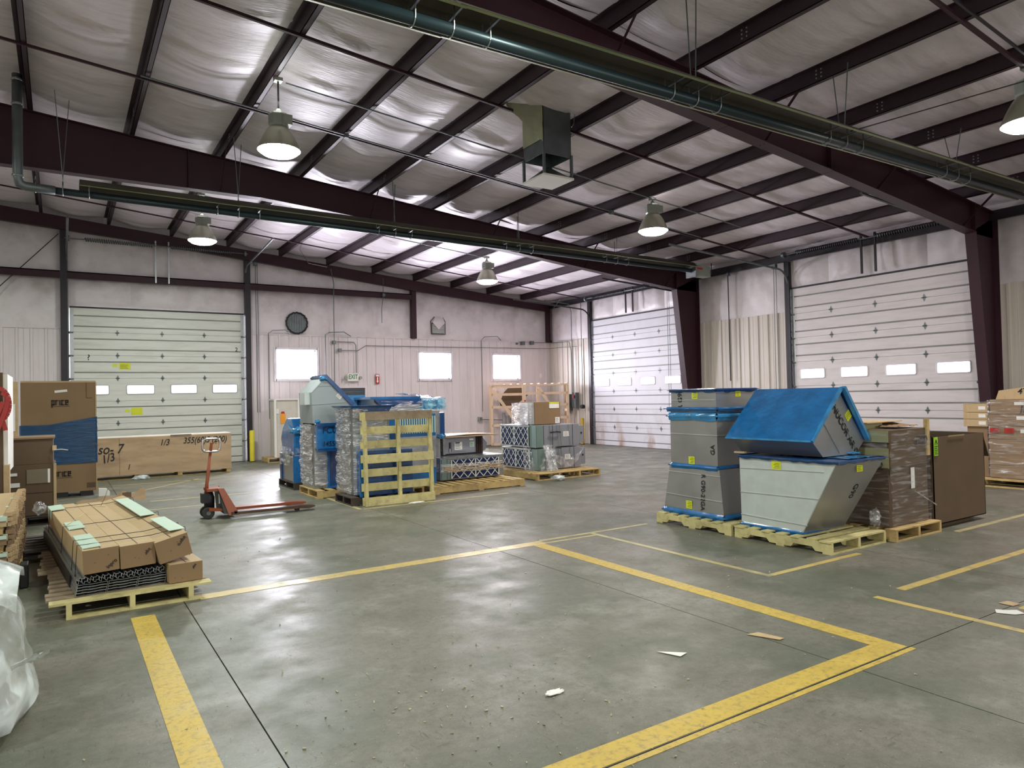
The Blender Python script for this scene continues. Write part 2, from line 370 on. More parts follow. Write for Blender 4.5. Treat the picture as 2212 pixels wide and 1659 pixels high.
# floor: slabs poured against one another, joints open 8 mm
floor = struct('floor')
xs = [XL-.3, -5.4, -2.25, .87, 4.035, 7.07, 10.2, 13.3, XB+.5]
ys = [YN-.3, -5.1, -1.3, 2.475, 10.1, 17.6, YA+.5]
MB().box(XL-.3, XB+.5, YN-.3, YA+.5, -.3, -.03).build('subgrade', concj, floor)
for i in range(len(xs)-1):
    for j in range(len(ys)-1):
        MB().box(xs[i]+.004, xs[i+1]-.004, ys[j]+.004, ys[j+1]-.004, -.03, 0).build('slab', conc, floor)
def line(pts, m):
    MB().prism(pts, 'z', .0004, .0022).build('line', m, floor)
def lx(x0, x1, y0, y1, m): line([(x0, y0), (x1, y0), (x1, y1), (x0, y1)], m)
lx(.45, .62, -4, 6.34, paint)
lx(1.0, 4.68, 6.562, 6.73, paintp)
lx(4.48, 4.64, 2.484, 6.56, paint)
lx(-1.5, 4.478, 2.484, 2.64, paint)
lx(-1.5, 4.65, 2.43, 2.466, paint)
lx(4.685, 5.40, 6.56, 6.61, paintf); lx(4.685, 6.4, 6.70, 6.765, paintf)
lx(5.41, 5.478, 4.12, 6.695, paintf); lx(5.48, 6.9, 4.12, 4.185, paintp); lx(8.8, 11.2, 4.06, 4.13, paintf)
lx(5.92, 8.5, 3.17, 3.25, paintp); lx(5.52, 5.59, 1.2, 3.22, paintp); lx(6.1, 8.8, 2.31, 2.42, paintp)
lx(3.925, 6.6, 10.36, 10.43, paintf); lx(1.3, 3.3, 13.7, 13.78, paintf); lx(3.85, 3.92, 10.4, 13.2, paintf)
line([(.9, 15.0), (2.6, 17.1), (2.6, 17.18), (.9, 15.08)], paintf); lx(.9, 3.6, 16.9, 16.96, paintf); lx(1.0, 2.2, 12.6, 12.66, paintf)

win_rects = [(5.36, 6.61, 2.35, 3.27), (10.01, 11.23, 2.34, 3.24), (12.88, 14.06, 2.32, 3.21)]
D1 = (.20, 4.47, 0, 4.24)
def corrug(mb, u0, u1, z0, z1, holes, axis, base, into, pitch=.305, d=.03):
    """ribbed sheet between u0,u1; ribs stand towards the room. axis 'x': sheet at y=base; axis 'y': sheet at x=base"""
    k0 = math.floor(u0/pitch)-1; pts = []
    k = k0
    while k*pitch < u1+pitch:
        c = k*pitch
        pts += [(c-.034, 0), (c-.022, d), (c+.022, d), (c+.034, 0), (c+.145, 0), (c+.150, .005), (c+.158, 0)]; k += 1
    def h(u):
        for (a, ha), (b, hb) in zip(pts, pts[1:]):
            if a <= u <= b: return ha+(hb-ha)*(u-a)/(b-a)
        return 0
    us = sorted({u0, u1, *[p[0] for p in pts if u0 < p[0] < u1], *[q for hh in holes for q in hh[:2] if u0 < q < u1]})
    P = (lambda u, t, z: (u, base+into*t, z)) if axis == 'x' else (lambda u, t, z: (base+into*t, u, z))
    for a, b in zip(us, us[1:]):
        ha, hb = h(a+1e-6), h(b-1e-6)
        segs = [(z0, z1)]
        for hh in holes:
            if hh[0] <= (a+b)/2 <= hh[1]:
                segs = [s for q in segs for s in ((q[0], min(q[1], hh[2])), (max(q[0], hh[3]), q[1])) if s[1] > s[0]+1e-4]
        for c, e in segs: mb.face([P(a, ha, c), P(b, hb, c), P(b, hb, e), P(a, ha, e)])
def liner_run(parent, u0, u1, z1, holes, axis, base, into, m, step=.914):
    u = u0
    while u < u1-.02:
        e = min(u+step, u1); mb = MB(); corrug(mb, u, e-.003, 0.01, z1+random.uniform(-.012, .012), holes, axis, base, into)
        mb.build('panel', m, parent); u = e
def blanket(mb, u0, u1, z0f, z1f, axis, base, into, bulge=.05, nu=14, nv=8, seed=0, wr=.014):
    def fn(a, b):
        u = u0+(u1-u0)*a; z = z0f(u)+(z1f(u)-z0f(u))*b
        e = min(1, 5*min(a, 1-a, b, 1-b)); n = noise.noise(Vector((u*1.7+seed, z*.9, seed)))
        t = bulge*e*(.75+.5*n)+wr*e*noise.noise(Vector((u*6+z*4, z*3-u*2, seed+3)))
        return (u, base+into*t, z) if axis == 'x' else (base+into*t, u, z)
    mb.grid(fn, nu, nv); return mb

# end wall with the three small windows
wa = struct('wall_back')
mb = MB()
door2 = (7.22, 8.15, 0, 2.10)
for a, b, c, d in rects(XL-.3, XB+.3, 0, 7.6, [D1]+win_rects): mb.box(a, b, YA+.17, YA+.22, c, d)
mb.build('sheeting', liner, wa)
LT = 3.69
hA = win_rects+[(door2[0]-.05, door2[1]+.05, 0, door2[3]+.05)]
liner_run(wa, XL, .04, LT, hA, 'x', YA, -1, liner)
liner_run(wa, 4.66, XB, LT, hA, 'x', YA, -1, liner)
for xx0, xx1 in ((XL, .04), (4.66, XB)): MB().box(xx0, xx1, YA-.03, YA+.17, LT-.01, LT+.012).build('cap', liner, wa)
raf = lambda x: min(6.28, zp(x)-.27)+.12                      # top of wall blanket behind the end rafter
cols = [XL, .08, 4.57, 9.83, 15.35]
for i in range(4):
    a, b = cols[i]+.07, cols[i+1]-.07; z0 = 4.26 if i == 1 else LT
    n = max(1, round((b-a)/1.35)); st = (b-a)/n
    for k in range(n):
        mid = 5.06
        if i < 3:
            mb = blanket(MB(), a+k*st, a+(k+1)*st, lambda u: z0, lambda u: mid, 'x', YA+.05, -1, .07, seed=k+i*5); mb.build('blanket', vinylw, wa, True)
            mb = blanket(MB(), a+k*st, a+(k+1)*st, lambda u: mid, raf, 'x', YA+.05, -1, .07, seed=k+i*7+2); mb.build('blanket', vinylw, wa, True)
        else:
            mb = blanket(MB(), a+k*st, a+(k+1)*st, lambda u: z0, raf, 'x', YA+.05, -1, .08, nv=14, seed=k+i*7+2); mb.build('blanket', vinylw, wa, True)
for xc in cols[1:]:
    MB().box(xc-.075, xc+.075, YA-.16, YA+.0, (0 if xc < 5 else LT), min(6.28, zp(xc)-.2)).build('post', steel if xc > 5 else steel_dark, wa)
for a, b in ((XL, .0), (.15, 4.5), (4.64, 9.76)):
    mb = MB().box(a, b, YA-.15, YA-.145, 4.965, 5.155).box(a, b, YA-.15, YA+.05, 5.13, 5.155).box(a, b, YA-.17, YA-.145, 4.965, 4.985); mb.build('girt', steel, wa)
mb = MB(); P = []
RB = [(XL, 6.34), (-1.2, 6.30), (.22, 6.20), (1.78, 6.08), (4.45, 5.83), (7.5, 5.50), (9.9, 5.26), (12.5, 5.05), (XB-.05, 4.83)]
for (x0, _a), (x1, _b) in zip(RB, RB[1:]):
    zt = lambda x: zp(x)-.02; zb = lambda x, x0=x0, x1=x1, _a=_a, _b=_b: _a+(_b-_a)*(x-x0)/(x1-x0)
    mb.hexa([(x0, YA-.2, zb(x0)), (x1, YA-.2, zb(x1)), (x1, YA-.17, zb(x1)), (x0, YA-.17, zb(x0)), (x0, YA-.2, zt(x0)), (x1, YA-.2, zt(x1)), (x1, YA-.17, zt(x1)), (x0, YA-.17, zt(x0))])
    mb.hexa([(x0, YA-.25, zb(x0)-.012), (x1, YA-.25, zb(x1)-.012), (x1, YA-.12, zb(x1)-.012), (x0, YA-.12, zb(x0)-.012), (x0, YA-.25, zb(x0)), (x1, YA-.25, zb(x1)), (x1, YA-.12, zb(x1)), (x0, YA-.12, zb(x0))])
mb.build('rafter', steel, wa)
MB().bar((-1.9, YA-.12, 3.9), (-.02, YA-.12, 6.1), .02, .02).build('brace_rod', steel_dark, wa)
# round blanked opening and the louvre with its torn paper flap
ro = thing('round_opening', 'round opening cut through the wall insulation, ragged black rim', 'opening', (6.0, YA-.05, 4.05))
pts = []
for k in range(40):
    t = 2*pi*k/40; r = .315+.012*sin(k*2.7); pts.append((6.0+r*cos(t), YA-.045, 4.06+r*sin(t)))
MB().tube(pts, .026, 6, True).build('rim', blackm, ro)
mb = MB()
for k in range(8):
    x0 = 5.70+k*.075; hh = lambda x: sqrt(max(0, .305**2-(x-6.0)**2))
    mb.hexa([(x0, YA-.03, 4.06-hh(x0)), (x0+.07, YA-.03, 4.06-hh(x0+.07)), (x0+.07, YA+.0, 4.06-hh(x0+.07)), (x0, YA+.0, 4.06-hh(x0)), (x0, YA-.03, 4.06+hh(x0)), (x0+.07, YA-.03, 4.06+hh(x0+.07)), (x0+.07, YA, 4.06+hh(x0+.07)), (x0, YA, 4.06+hh(x0))])
mb.build('cover_panel', galvd, ro)
lv = thing('louvre_vent', 'small square louvre vent high on the wall under a torn white paper flap', 'vent', (10.74, YA-.05, 3.9))
MB().box(10.5, 10.98, YA-.055, YA-.05, 3.88, 4.25).build('backing', galvd, lv)
for k in range(7): MB().rbox((10.74, YA-.075, 3.92+k*.045), (.44, .045, .006), (radians(35), 0, 0)).build('slat', white, lv)
MB().prism([(10.52, 4.25), (10.74, 4.02), (10.98, 4.25), (10.92, 4.42), (10.6, 4.43)], 'y', YA-.115, YA-.10).build('paper_flap', vinylw, lv)
mb = MB(); 
for a, b in (((10.48, 3.86), (11.0, 3.86)), ((10.48, 3.86), (10.46, 4.3)), ((11.0, 3.86), (11.0, 4.3)), ((10.46, 4.3), (10.6, 4.45)), ((11.0, 4.3), (10.92, 4.44))): mb.bar((a[0], YA-.085, a[1]), (b[0], YA-.085, b[1]), .02, .02)
mb.build('torn_edge', wood_d, lv)

# windows
for i, (a, b, c, d) in enumerate(win_rects):
    wn = struct('window_%d' % (i+1))
    mb = MB()
    for q in ((a-.05, a+.02, c-.05, d+.05), (b-.02, b+.05, c-.05, d+.05), (a, b, d-.02, d+.05), (a, b, c-.05, c+.02)): mb.box(q[0], q[1], YA-.055, YA+.23, q[2], q[3])
    mb.build('window_frame', frame_w, wn)
    mb = MB()
    for q in ((a+.02, a+.05, c+.02, d-.02), (b-.07, b-.02, c+.02, d-.02), (a+.02, b-.02, d-.05, d-.02), (a+.02, b-.02, c+.02, c+.05)): mb.box(q[0], q[1], YA+.07, YA+.10, q[2], q[3])
    mb.build('sash', frame_w, wn)
    MB().box(a+.05, b-.07, YA+.083, YA+.088, c+.05, d-.05).build('pane', glass, wn)

# side wall with the two overhead doors
wb = struct('wall_right')
D3 = (14.42, 18.69, 0, 4.24); D4 = (6.585, 10.855, 0, 4.24)
mb = MB()
for a, b, c, d in rects(YN-.3, YA+.3, 0, 5.7, [D3, D4]): mb.box(XB+.17, XB+.22, a, b, c, d)
mb.build('sheeting', liner, wb)
for a, b in ((YN, 6.28), (10.99, 13.9), (18.82, YA)): liner_run(wb, a, b, LT, [], 'y', XB, -1, linerB)
for a, b, z0, n in ((YN, 6.3, LT, 10), (6.45, 11.0, 4.26, 4), (11.0, 13.9, LT, 2), (14.1, 18.82, 4.26, 4), (18.82, YA-.05, LT, 2)):
    st = (b-a)/n
    for k in range(n):
        blanket(MB(), a+k*st, a+(k+1)*st, lambda u: z0, lambda u: 5.15, 'y', XB+.04, -1, .08 if n > 2 else .05, nu=16, nv=10, seed=k*3+a, wr=.03).build('blanket', vinylw, wb, True)
MB().box(XB-.11, XB-.1, YN, YA-.05, 4.93, 5.13).box(XB-.16, XB-.1, YN, YA-.05, 4.93, 4.945).box(XB-.1, XB-.0, YN, YA-.05, 5.1, 5.13).build('eave_strut', steel_dark, wb)
for y0 in (10.86, 18.70): MB().box(XB-.10, XB+.02, y0, y0+.13, 0, 4.93).build('jamb', steel_dark, wb)

wl = struct('wall_left'); MB().box(XL-.2, XL, YN-.3, YA+.3, 0, 7.6).build('sheeting', liner, wl)
wn_ = struct('wall_front'); mb = MB()
mb.box(XL-.3, XB+.3, YN-.22, YN, 0, 7.6); mb.build('sheeting', liner, wn_)

# ceiling: roof sheet, sagging vinyl-faced blankets between purlins, purlins, rods
ce = struct('ceiling')
MB().hexa([(XL-.3, YN-.3, zp(XL)+.42), (XB+.3, YN-.3, zp(XB)+.30), (XB+.3, YA+.3, zp(XB)+.30), (XL-.3, YA+.3, zp(XL)+.42), (XL-.3, YN-.3, zp(XL)+.5), (XB+.3, YN-.3, zp(XB)+.5), (XB+.3, YA+.3, zp(XB)+.5), (XL-.3, YA+.3, zp(XL)+.5)]).build('roof_sheet', galvd, ce)
PX = [-9.1, -7.68, -6.22, -4.76, -3.32, -1.88, -.42, 1.06, 2.56, 4.03, 5.5, 6.94, 8.42, 9.86, 11.27, 12.7, 14.14]
FR = [-8.9, -1.29, 6.33, 13.95, 21.2]
for i in range(len(PX)):
    xa = PX[i]; xb = PX[i+1] if i+1 < len(PX) else XB+.1
    for j in range(4):
        y0, y1 = FR[j], FR[j+1]
        if y1 < -1 and xa < 0: pass
        seed = i*7.3+j*3.1
        seams = [y0+.45+(y1-y0-.9)*(k+.15*sin(seed+k))/4 for k in range(5)]
        def fn(a, b, xa=xa, xb=xb, y0=y0, y1=y1, seed=seed, seams=seams):
            x = xa+(xb-xa)*a; y = y0+(y1-y0)*b
            s_ = sin(pi*a)**1.25 if 0 < a < 1 else 0
            n = noise.noise(Vector((x*.5+seed, y*.9, 1.5)))
            z = zp(x)+.205-s_*(.055+.05*n+.022*abs(sin(y*1.9+seed)))
            for k, ys_ in enumerate(seams):
                dd = y-ys_-.22*sin(pi*a)*(1 if k % 2 else .6)
                z -= s_*(.065*exp(-(dd/.05)**2)+.05*exp(-((dd-.18)/.07)**2))
            return (x, y, z)
        MB().grid(fn, 9, 84).build('blanket', vinyl, ce, True)
zb_ = lambda x, a: zp(x)+a
for xa in PX[1:]:
    z = zp(xa)
    mb = MB().box(xa-.004, xa+.004, YN, YA-.02, z, z+.203).box(xa-.004, xa+.07, YN, YA-.02, z, z+.008).box(xa-.07, xa+.004, YN, YA-.02, z+.195, z+.203)
    mb.box(xa+.062, xa+.07, YN, YA-.02, z, z+.026)
    mb.build('purlin', purl, ce)
# lap bolts of the purlins beside the frames
mb = MB()
for xa in PX[6:]:
    z = zp(xa)
    for yf in FR[1:4]:
        for dy in (-.95, -.88, .88, .95):
            for dz in (.05, .1, .15): mb.box(xa-.018, xa-.003, yf+dy-.009, yf+dy+.009, z+dz-.009, z+dz+.009)
o = mb.build('bolt', galv, ce); o['kind'] = 'stuff'
def run(y, x0, x1, wd, name, m, dz=-.012):
    MB().bar((x0, y, zp(x0)+dz), (x1, y, zp(x1)+dz), wd, wd).build(name, m, ce)
run(11.35, XL, XB-.2, .035, 'sag_angle', steel); run(8.72, XL, XB-.2, .04, 'sag_angle', steel); run(19.1, XL, XB-.2, .03, 'sag_angle', steel)
run(3.68, 6, XB-.2, .04, 'sag_angle', steel); run(3.55, 6, XB-.2, .025, 'sag_angle', steel_dark)
MB().bar((8.4, 5.0, 4.95), (10.4, 3.1, 5.55), .012, .012).build('brace_rod', steel_dark, ce)

# rigid frames
def frame(y, label):
    t = thing('steel_frame', label, 'frame', (15.3, y, 0))
    bot = [(XL, 5.66), (3.3, 5.66), (5, 5.54), (7.6, 5.30), (10, 5.07), (14.55, 4.62)]
    poly = bot+[(XB-.02, 4.6), (XB-.02, zp(XB)-.0), (XL, zp(XL))]
    MB().prism(poly, 'y', y-.006, y+.006).build('rafter', steel, t)
    mb = MB()
    for (a, za), (b, zb) in zip(bot, bot[1:]): mb.bar((a-.01, y, za-.008), (b+.01, y, zb-.008), .20, .016)
    mb.build('bottom_flange', steel, t)
    MB().bar((XL, y, zp(XL)-.01), (XB-.03, y, zp(XB)-.01), .2, .014).build('top_flange', steel, t)
    MB().prism([(15.06, 0), (XB-.02, 0), (XB-.02, 5.0), (14.52, 4.62)], 'y', y-.006, y+.006).build('column', steel, t)
    MB().bar((15.06, y, 0), (14.52, y, 4.63), .016, .2, (0, 1, 0)).build('inner_flange', steel, t) if False else MB().hexa([(15.05, y-.1, 0), (15.066, y-.1, 0), (15.066, y+.1, 0), (15.05, y+.1, 0), (14.51, y-.1, 4.63), (14.526, y-.1, 4.63), (14.526, y+.1, 4.63), (14.51, y+.1, 4.63)]).build('inner_flange', steel, t)
    MB().box(XB-.03, XB-.014, y-.1, y+.1, 0, 5.08).build('outer_flange', steel, t)
    MB().box(14.9, XB-.01, y-.13, y+.13, 0, .02).build('base_plate', steel_dark, t)
    for xs_ in (9.95, 14.53, 2.0): MB().box(xs_-.006, xs_+.006, y-.09, y+.09, {9.95: 5.08, 14.53: 4.63, 2.0: 5.67}[xs_], zp(xs_)-.02).build('stiffener', steel, t)
    for xa in PX[7:]:
        if PX.index(xa) % 2 == 0:
            zf = 5.66 if xa < 3.3 else 5.66-(xa-3.3)*.092
            MB().bar((xa, y-.62, zp(xa)+.01), (xa, y-.02, zf+.02), .04, .006, (1, 0, 0)).build('flange_brace', steel, t)
            MB().bar((xa, y+.62, zp(xa)+.01), (xa, y+.02, zf+.02), .04, .006, (1, 0, 0)).build('flange_brace', steel, t)
frame(13.95, 'maroon steel frame spanning between the pendant lamps, its column beside the stained overhead door')
frame(6.33, 'maroon steel frame nearest the camera, its tapered column in front of the brown wrapped cartons')
frame(-1.29, 'maroon steel frame overhead behind the camera')

# overhead sectional doors
def overhead(n, axis, a0, base, doorm, track_in, zspring, sticker=False):
    dr = struct('door_%d' % n)
    P = (lambda u, t, z: (u, base-t, z)) if axis == 'x' else (lambda u, t, z: (base-t, a0+4.27-(u-a0), z))
    # u runs a0..a0+4.27; t = distance into the room
    zs = [0.01, .62, 1.22, 1.81, 2.41, 3.01, 3.61, 4.24]
    q = 4.27/4
    for k in range(7):
        z0, z1 = zs[k], zs[k+1]; mb = MB(); holes = []
        if k == 3: holes = [(a0+q*(i+.5)-.325, a0+q*(i+.5)+.325, 1.99, 2.225) for i in range(4)]
        prof = [(z0+.003, .0), (z0+.004, .03)]
        for g in ((.14, .165), (.415, .44)):
            prof += [(z0+g[0]-.008, .03), (z0+g[0], .018), (z0+g[1], .018), (z0+g[1]+.008, .03)]
        prof += [(z1-.004, .03), (z1-.003, 0)]
        if holes:
            prof = [(z0+.003, 0), (z0+.004, .03), (z1-.004, .03), (z1-.003, 0)]
        for (za, ta), (zc, tc_) in zip(prof, prof[1:]):
            if abs(zc-za) < .05 or not holes: mb.mi = 1 if (ta < .02 and tc_ < .02) else 0; mb.face([P(a0, ta, za), P(a0+4.27, ta, za), P(a0+4.27, tc_, zc), P(a0, tc_, zc)])
            else:
                for ua, ub, va, vb in rects(a0, a0+4.27, za, zc, holes): mb.face([P(ua, .03, va), P(ub, .03, va), P(ub, .03, vb), P(ua, .03, vb)])
        pn = mb.build('panel', [doorm, groove], dr)
        for hx in holes:
            f = MB()
            cx_, cz = (hx[0]+hx[1])/2, (hx[2]+hx[3])/2
            pts = []
            for qx, qz, aa in ((1, 1, 0), (-1, 1, 90), (-1, -1, 180), (1, -1, 270)):
                for s_ in (0, 45, 90):
                    t_ = radians(aa+s_); pts.append(P(cx_+qx*(.325-.03)+.03*cos(t_), .033, cz+qz*(.1175-.03)+.03*sin(t_)))
            f.tube(pts, .016, 6, True); fo = f.build('window_frame', frame_w if n != 1 else galv, pn)
            g = MB(); c8 = [P(hx[0], .01, hx[2]), P(hx[1], .01, hx[2]), P(hx[1], .014, hx[2]), P(hx[0], .014, hx[2]), P(hx[0], .01, hx[3]), P(hx[1], .01, hx[3]), P(hx[1], .014, hx[3]), P(hx[0], .014, hx[3])]
            g.hexa(c8).build('pane', glass, pn)
        # hinges on the joint above this section
        if k < 6:
            for i in range(1, 4):
                u = a0+q*i; h = MB(); z = z1
                for sgn in (1, -1):
                    h.face([P(u-.03, .036, z+sgn*.012), P(u+.03, .036, z+sgn*.012), P(u, .036, z+sgn*.085)])
                    h.face([P(u-.03, .030, z+sgn*.012), P(u+.03, .030, z+sgn*.012), P(u, .030, z+sgn*.085)])
                h.tube([P(u-.045, .045, z), P(u+.045, .045, z)], .012, 6)
                h.build('hinge', galvd, pn)
        for e in (a0+.03, a0+4.24):
            h = MB(); z = z1-.02
            h.tube([P(e-.05, .06, z), P(e+.05, .06, z)], .012, 6); h.tube([P(e-.05, .07, z-.0), P(e-.03, .07, z)], .03, 8)
            if k < 6: h.build('roller', galvd, pn)
        mb = MB()
        for u_ in (a0+.0, a0+4.27-.09): mb.hexa([P(u_, .031, z0+.01), P(u_+.09, .031, z0+.01), P(u_+.09, .036, z0+.01), P(u_, .036, z0+.01), P(u_, .031, z1-.01), P(u_+.09, .031, z1-.01), P(u_+.09, .036, z1-.01), P(u_, .036, z1-.01)])
        mb.build('end_stile', galv, pn)
        MB().hexa([P(a0, -.012, z0-.02), P(a0+4.27, -.012, z0-.02), P(a0+4.27, -.002, z0-.02), P(a0, -.002, z0-.02), P(a0, -.012, z0+.03), P(a0+4.27, -.012, z0+.03), P(a0+4.27, -.002, z0+.03), P(a0, -.002, z0+.03)]).build('joint_backing', groove, pn)  # strip added behind the joint to keep outside light from leaking through
    MB().hexa([P(a0, -.02, 4.235), P(a0+4.27, -.02, 4.235), P(a0+4.27, .05, 4.235), P(a0, .05, 4.235), P(a0, -.02, 4.275), P(a0+4.27, -.02, 4.275), P(a0+4.27, .05, 4.275), P(a0, .05, 4.275)]).build('head_seal', blackm, dr)
    MB().hexa([P(a0, -.02, 0), P(a0+4.27, -.02, 0), P(a0+4.27, .035, 0), P(a0, .035, 0), P(a0, -.02, .012), P(a0+4.27, -.02, .012), P(a0+4.27, .035, .012), P(a0, .035, .012)]).build('bottom_seal', blackm, dr)
    # vertical tracks bending into the room under the roof
    for u in (a0-.05, a0+4.32):
        pts = [P(u, .07, 0), P(u, .07, zspring-.75)]
        for k in range(1, 7):
            t_ = pi/2*k/6; pts.append(P(u, .07+.4*(1-cos(t_)), zspring-.75+.4*sin(t_)))
        s0 = zspring-.35
        pts.append(P(u, track_in, s0+track_in*.055))
        MB().tube(pts, .025, 6).build('track', galvd if n != 3 else steel_dark, dr)
        MB().hexa([P(u-.03, -.03, 0), P(u+.03, -.03, 0), P(u+.03, .02, 0), P(u-.03, .02, 0), P(u-.03, -.03, 4.3), P(u+.03, -.03, 4.3), P(u+.03, .02, 4.3), P(u-.03, .02, 4.3)]).build('jamb_angle', blackm, dr)
    sp = zspring+.0; MB().tube([P(a0-.1, .25, sp), P(a0+4.37, .25, sp)], .014, 8).build('spring_shaft', galvd, dr)
    for u, l in ((a0+.35, 1.55), (a0+2.35, 1.55)):
        pts = [P(u+l*k/240, .25+.045*cos(k*pi/4), sp+.045*sin(k*pi/4)) for k in range(241)]
        MB().tube(pts, .014, 4).build('spring', galvd if n == 1 else steel_dark, dr)
    for u in (a0-.02, a0+4.29):
        pts = [(0, 0)]
        MB().tube([P(u-.03, .25, sp), P(u+.03, .25, sp)], .075, 14).build('cable_drum', galvd, dr)
    for u in (a0+1.98, a0+2.3):
        MB().hexa([P(u-.02, .22, 4.3), P(u+.02, .22, 4.3), P(u+.02, .26, 4.3), P(u-.02, .26, 4.3), P(u-.02, .22, sp+.1), P(u+.02, .22, sp+.1), P(u+.02, .26, sp+.1), P(u-.02, .26, sp+.1)]).build('spring_bracket', galv if n == 1 else steel_dark, dr) if n != 1 else MB().bar(P(u, .22, 4.98), P(u, .22, 6.12), .035, .035).build('spring_bracket', galv, dr)
    return dr
d1 = overhead(1, 'x', .20, YA-.0, doorw, 3.3, 5.98)
d3 = overhead(3, 'y', 14.42, XB-.0, doorrust, 3.2, 5.0)
d4 = overhead(4, 'y', 6.585, XB-.0, doorp, 4.2, 5.08)
# labels and scrawls on the end-wall door
for a, b, c, d in ((1.15, 1.26, 2.71, 2.79), (1.30, 1.57, 2.64, 2.82), (1.43, 1.54, 1.51, 1.58), (1.57, 1.84, 1.43, 1.62)):
    o = MB().box(a, b, YA-.034, YA-.032, c, d).build('sticker', yel, d1)
text('2', .16, d1, ink, (4.26, YA-.034, 3.22), FY); text('?', .2, d1, ink, (.61, YA-.034, 2.95), FY)
for k in range(6):
    MB().box(1.33, 1.52-.02*(k % 3), YA-.036, YA-.0345, 2.665+k*.025, 2.672+k*.025).build('printed_line', ink, d1) if k < 5 else None
# personnel door
dd = struct('door_2')
MB().box(7.25, 8.12, YA-.02, YA+.03, 0.01, 2.07).build('leaf', ddoor, dd)
MB().box(7.17, 7.25, YA-.045, YA+.06, 0, 2.15).box(8.12, 8.2, YA-.045, YA+.06, 0, 2.15).box(7.25, 8.12, YA-.045, YA+.06, 2.08, 2.15).build('door_frame', liner, dd)
MB().box(7.33, 8.04, YA-.03, YA-.018, 1.95, 1.97).box(7.4, 8.0, YA-.09, YA-.05, 1.0, 1.06).build('push_bar', galvd, dd)
# chain hoist of the doors
def chain(x, y, z0, z1, lab, m=galvd, dx=0, dy=.09):
    t = thing('hoist_chain', lab, 'chain', (x, y, z0))
    for s_ in (0, 1):
        pts = [(x+dx*s_, y+dy*s_, z0), (x+dx*s_*.7, y+dy*s_*.7, z1)]
        MB().tube(pts, .009, 4).build('strand', m, t)
    MB().rbox((x, y+dy*.4, z1), (.1, .1, .12)).build('hoist_wheel', m, t)
chain(4.80, YA-.12, 1.4, 5.75, 'steel hoist chain hanging beside the end-wall overhead door', dx=.07, dy=0)
chain(XB-.2, 11.15, 1.3, 4.85, 'steel hoist chain hanging beside the wide overhead door, left of its track')
chain(XB-.45, 14.62, 1.3, 4.8, 'steel hoist chain hanging in front of the rust-stained overhead door beside the column')

# ------------------------------------------------------------------ things hung from the roof
def pendant(x, y, rim, lens, lab, col, power=85):
    t = thing('pendant_lamp', lab, 'lamp', (x, y, rim), 'bell pendant lamps under the purlins')
    prof = [(.295, 0), (.29, .03), (.262, .10), (.215, .20), (.17, .28), (.125, .335), (.12, .335)]
    MB().lathe(prof+[(.118, .33), (.20, .19), (.25, .10), (.285, 0.01), (.295, 0)], (x, y, rim), 28).build('reflector', lampsh, t, True)
    MB().lathe([(.0, -.085), (.12, -.08), (.22, -.055), (.27, -.02), (.293, .0)], (x, y, rim), 28).build('lens', lens, t, True)
    mb = MB().lathe([(.0, .33), (.125, .33), (.145, .36), (.145, .50), (.12, .53), (.0, .53)], (x, y, rim), 8)
    mb.rbox((x+.09, y-.05, rim+.43), (.14, .16, .14)); mb.build('ballast_housing', lampgrey, t)
    for k in range(8):
        a = 2*pi*k/8; 
    MB().lathe([(.03, .53), (.05, .56), (.02, .6)], (x, y, rim), 10).build('collar', lampgrey, t)
    top = zp(x)
    MB().tube([(x, y, rim+.53), (x, y, top)], .013, 8).build('stem', blackm, t)
    MB().rbox((x, y, top-.02), (.11, .11, .05)).build('junction_box', lampgrey, t)
    l = bpy.data.lights.new('lamp_light', 'AREA'); l.shape = 'DISK'; l.size = .5; l.energy = power; l.color = col
    o = bpy.data.objects.new('lamp_light', l); C.objects.link(o); o.parent = t; o.location = (0, 0, -.1)
    pl = bpy.data.lights.new('lamp_uplight', 'POINT'); pl.energy = power*.05; pl.color = col; pl.shadow_soft_size = .12
    o = bpy.data.objects.new('lamp_uplight', pl); C.objects.link(o); o.parent = t; o.location = (0, 0, .72)
    return t
CW, CM = (.95, 1.0, .92), (1.0, .92, .88)
pendant(2.64, 10.07, 5.27, lens_w, 'large bell lamp hanging nearest above, left of the roof duct, cool white', CW)
pendant(2.64, 16.5, 5.27, lens_w, 'bell lamp glowing cool white in front of the end-wall overhead door', CW)
pendant(9.98, 10.12, 4.95, lens_y, 'bell lamp glowing warm white beyond the roof duct', CM)
pendant(9.98, 16.6, 4.92, lens_y, 'smallest bell lamp, over the filter units, warm white', CM)
pendant(9.98, 3.66, 4.90, lens_y, 'bell lamp cut by the right edge of the photo', (1, .93, .93))
for p in ((2.64, 3.66, 5.2, 'overhead, above the top of the photo'), (2.64, -4, 5.3, 'behind the camera, inner row'), (9.98, -4, 4.9, 'behind the camera, row by the side wall'), (-4.6, 10.1, 5.6, 'beyond the left margin, middle of its row'), (-4.6, 16.5, 5.6, 'beyond the left margin, nearest the end wall'), (-4.6, 3.6, 5.6, 'beyond the left margin, nearest the camera')):
    pendant(p[0], p[1], p[2], lens_w, 'added unseen bell lamp hanging '+p[3], CW)  # lamps out of view, added to light the room

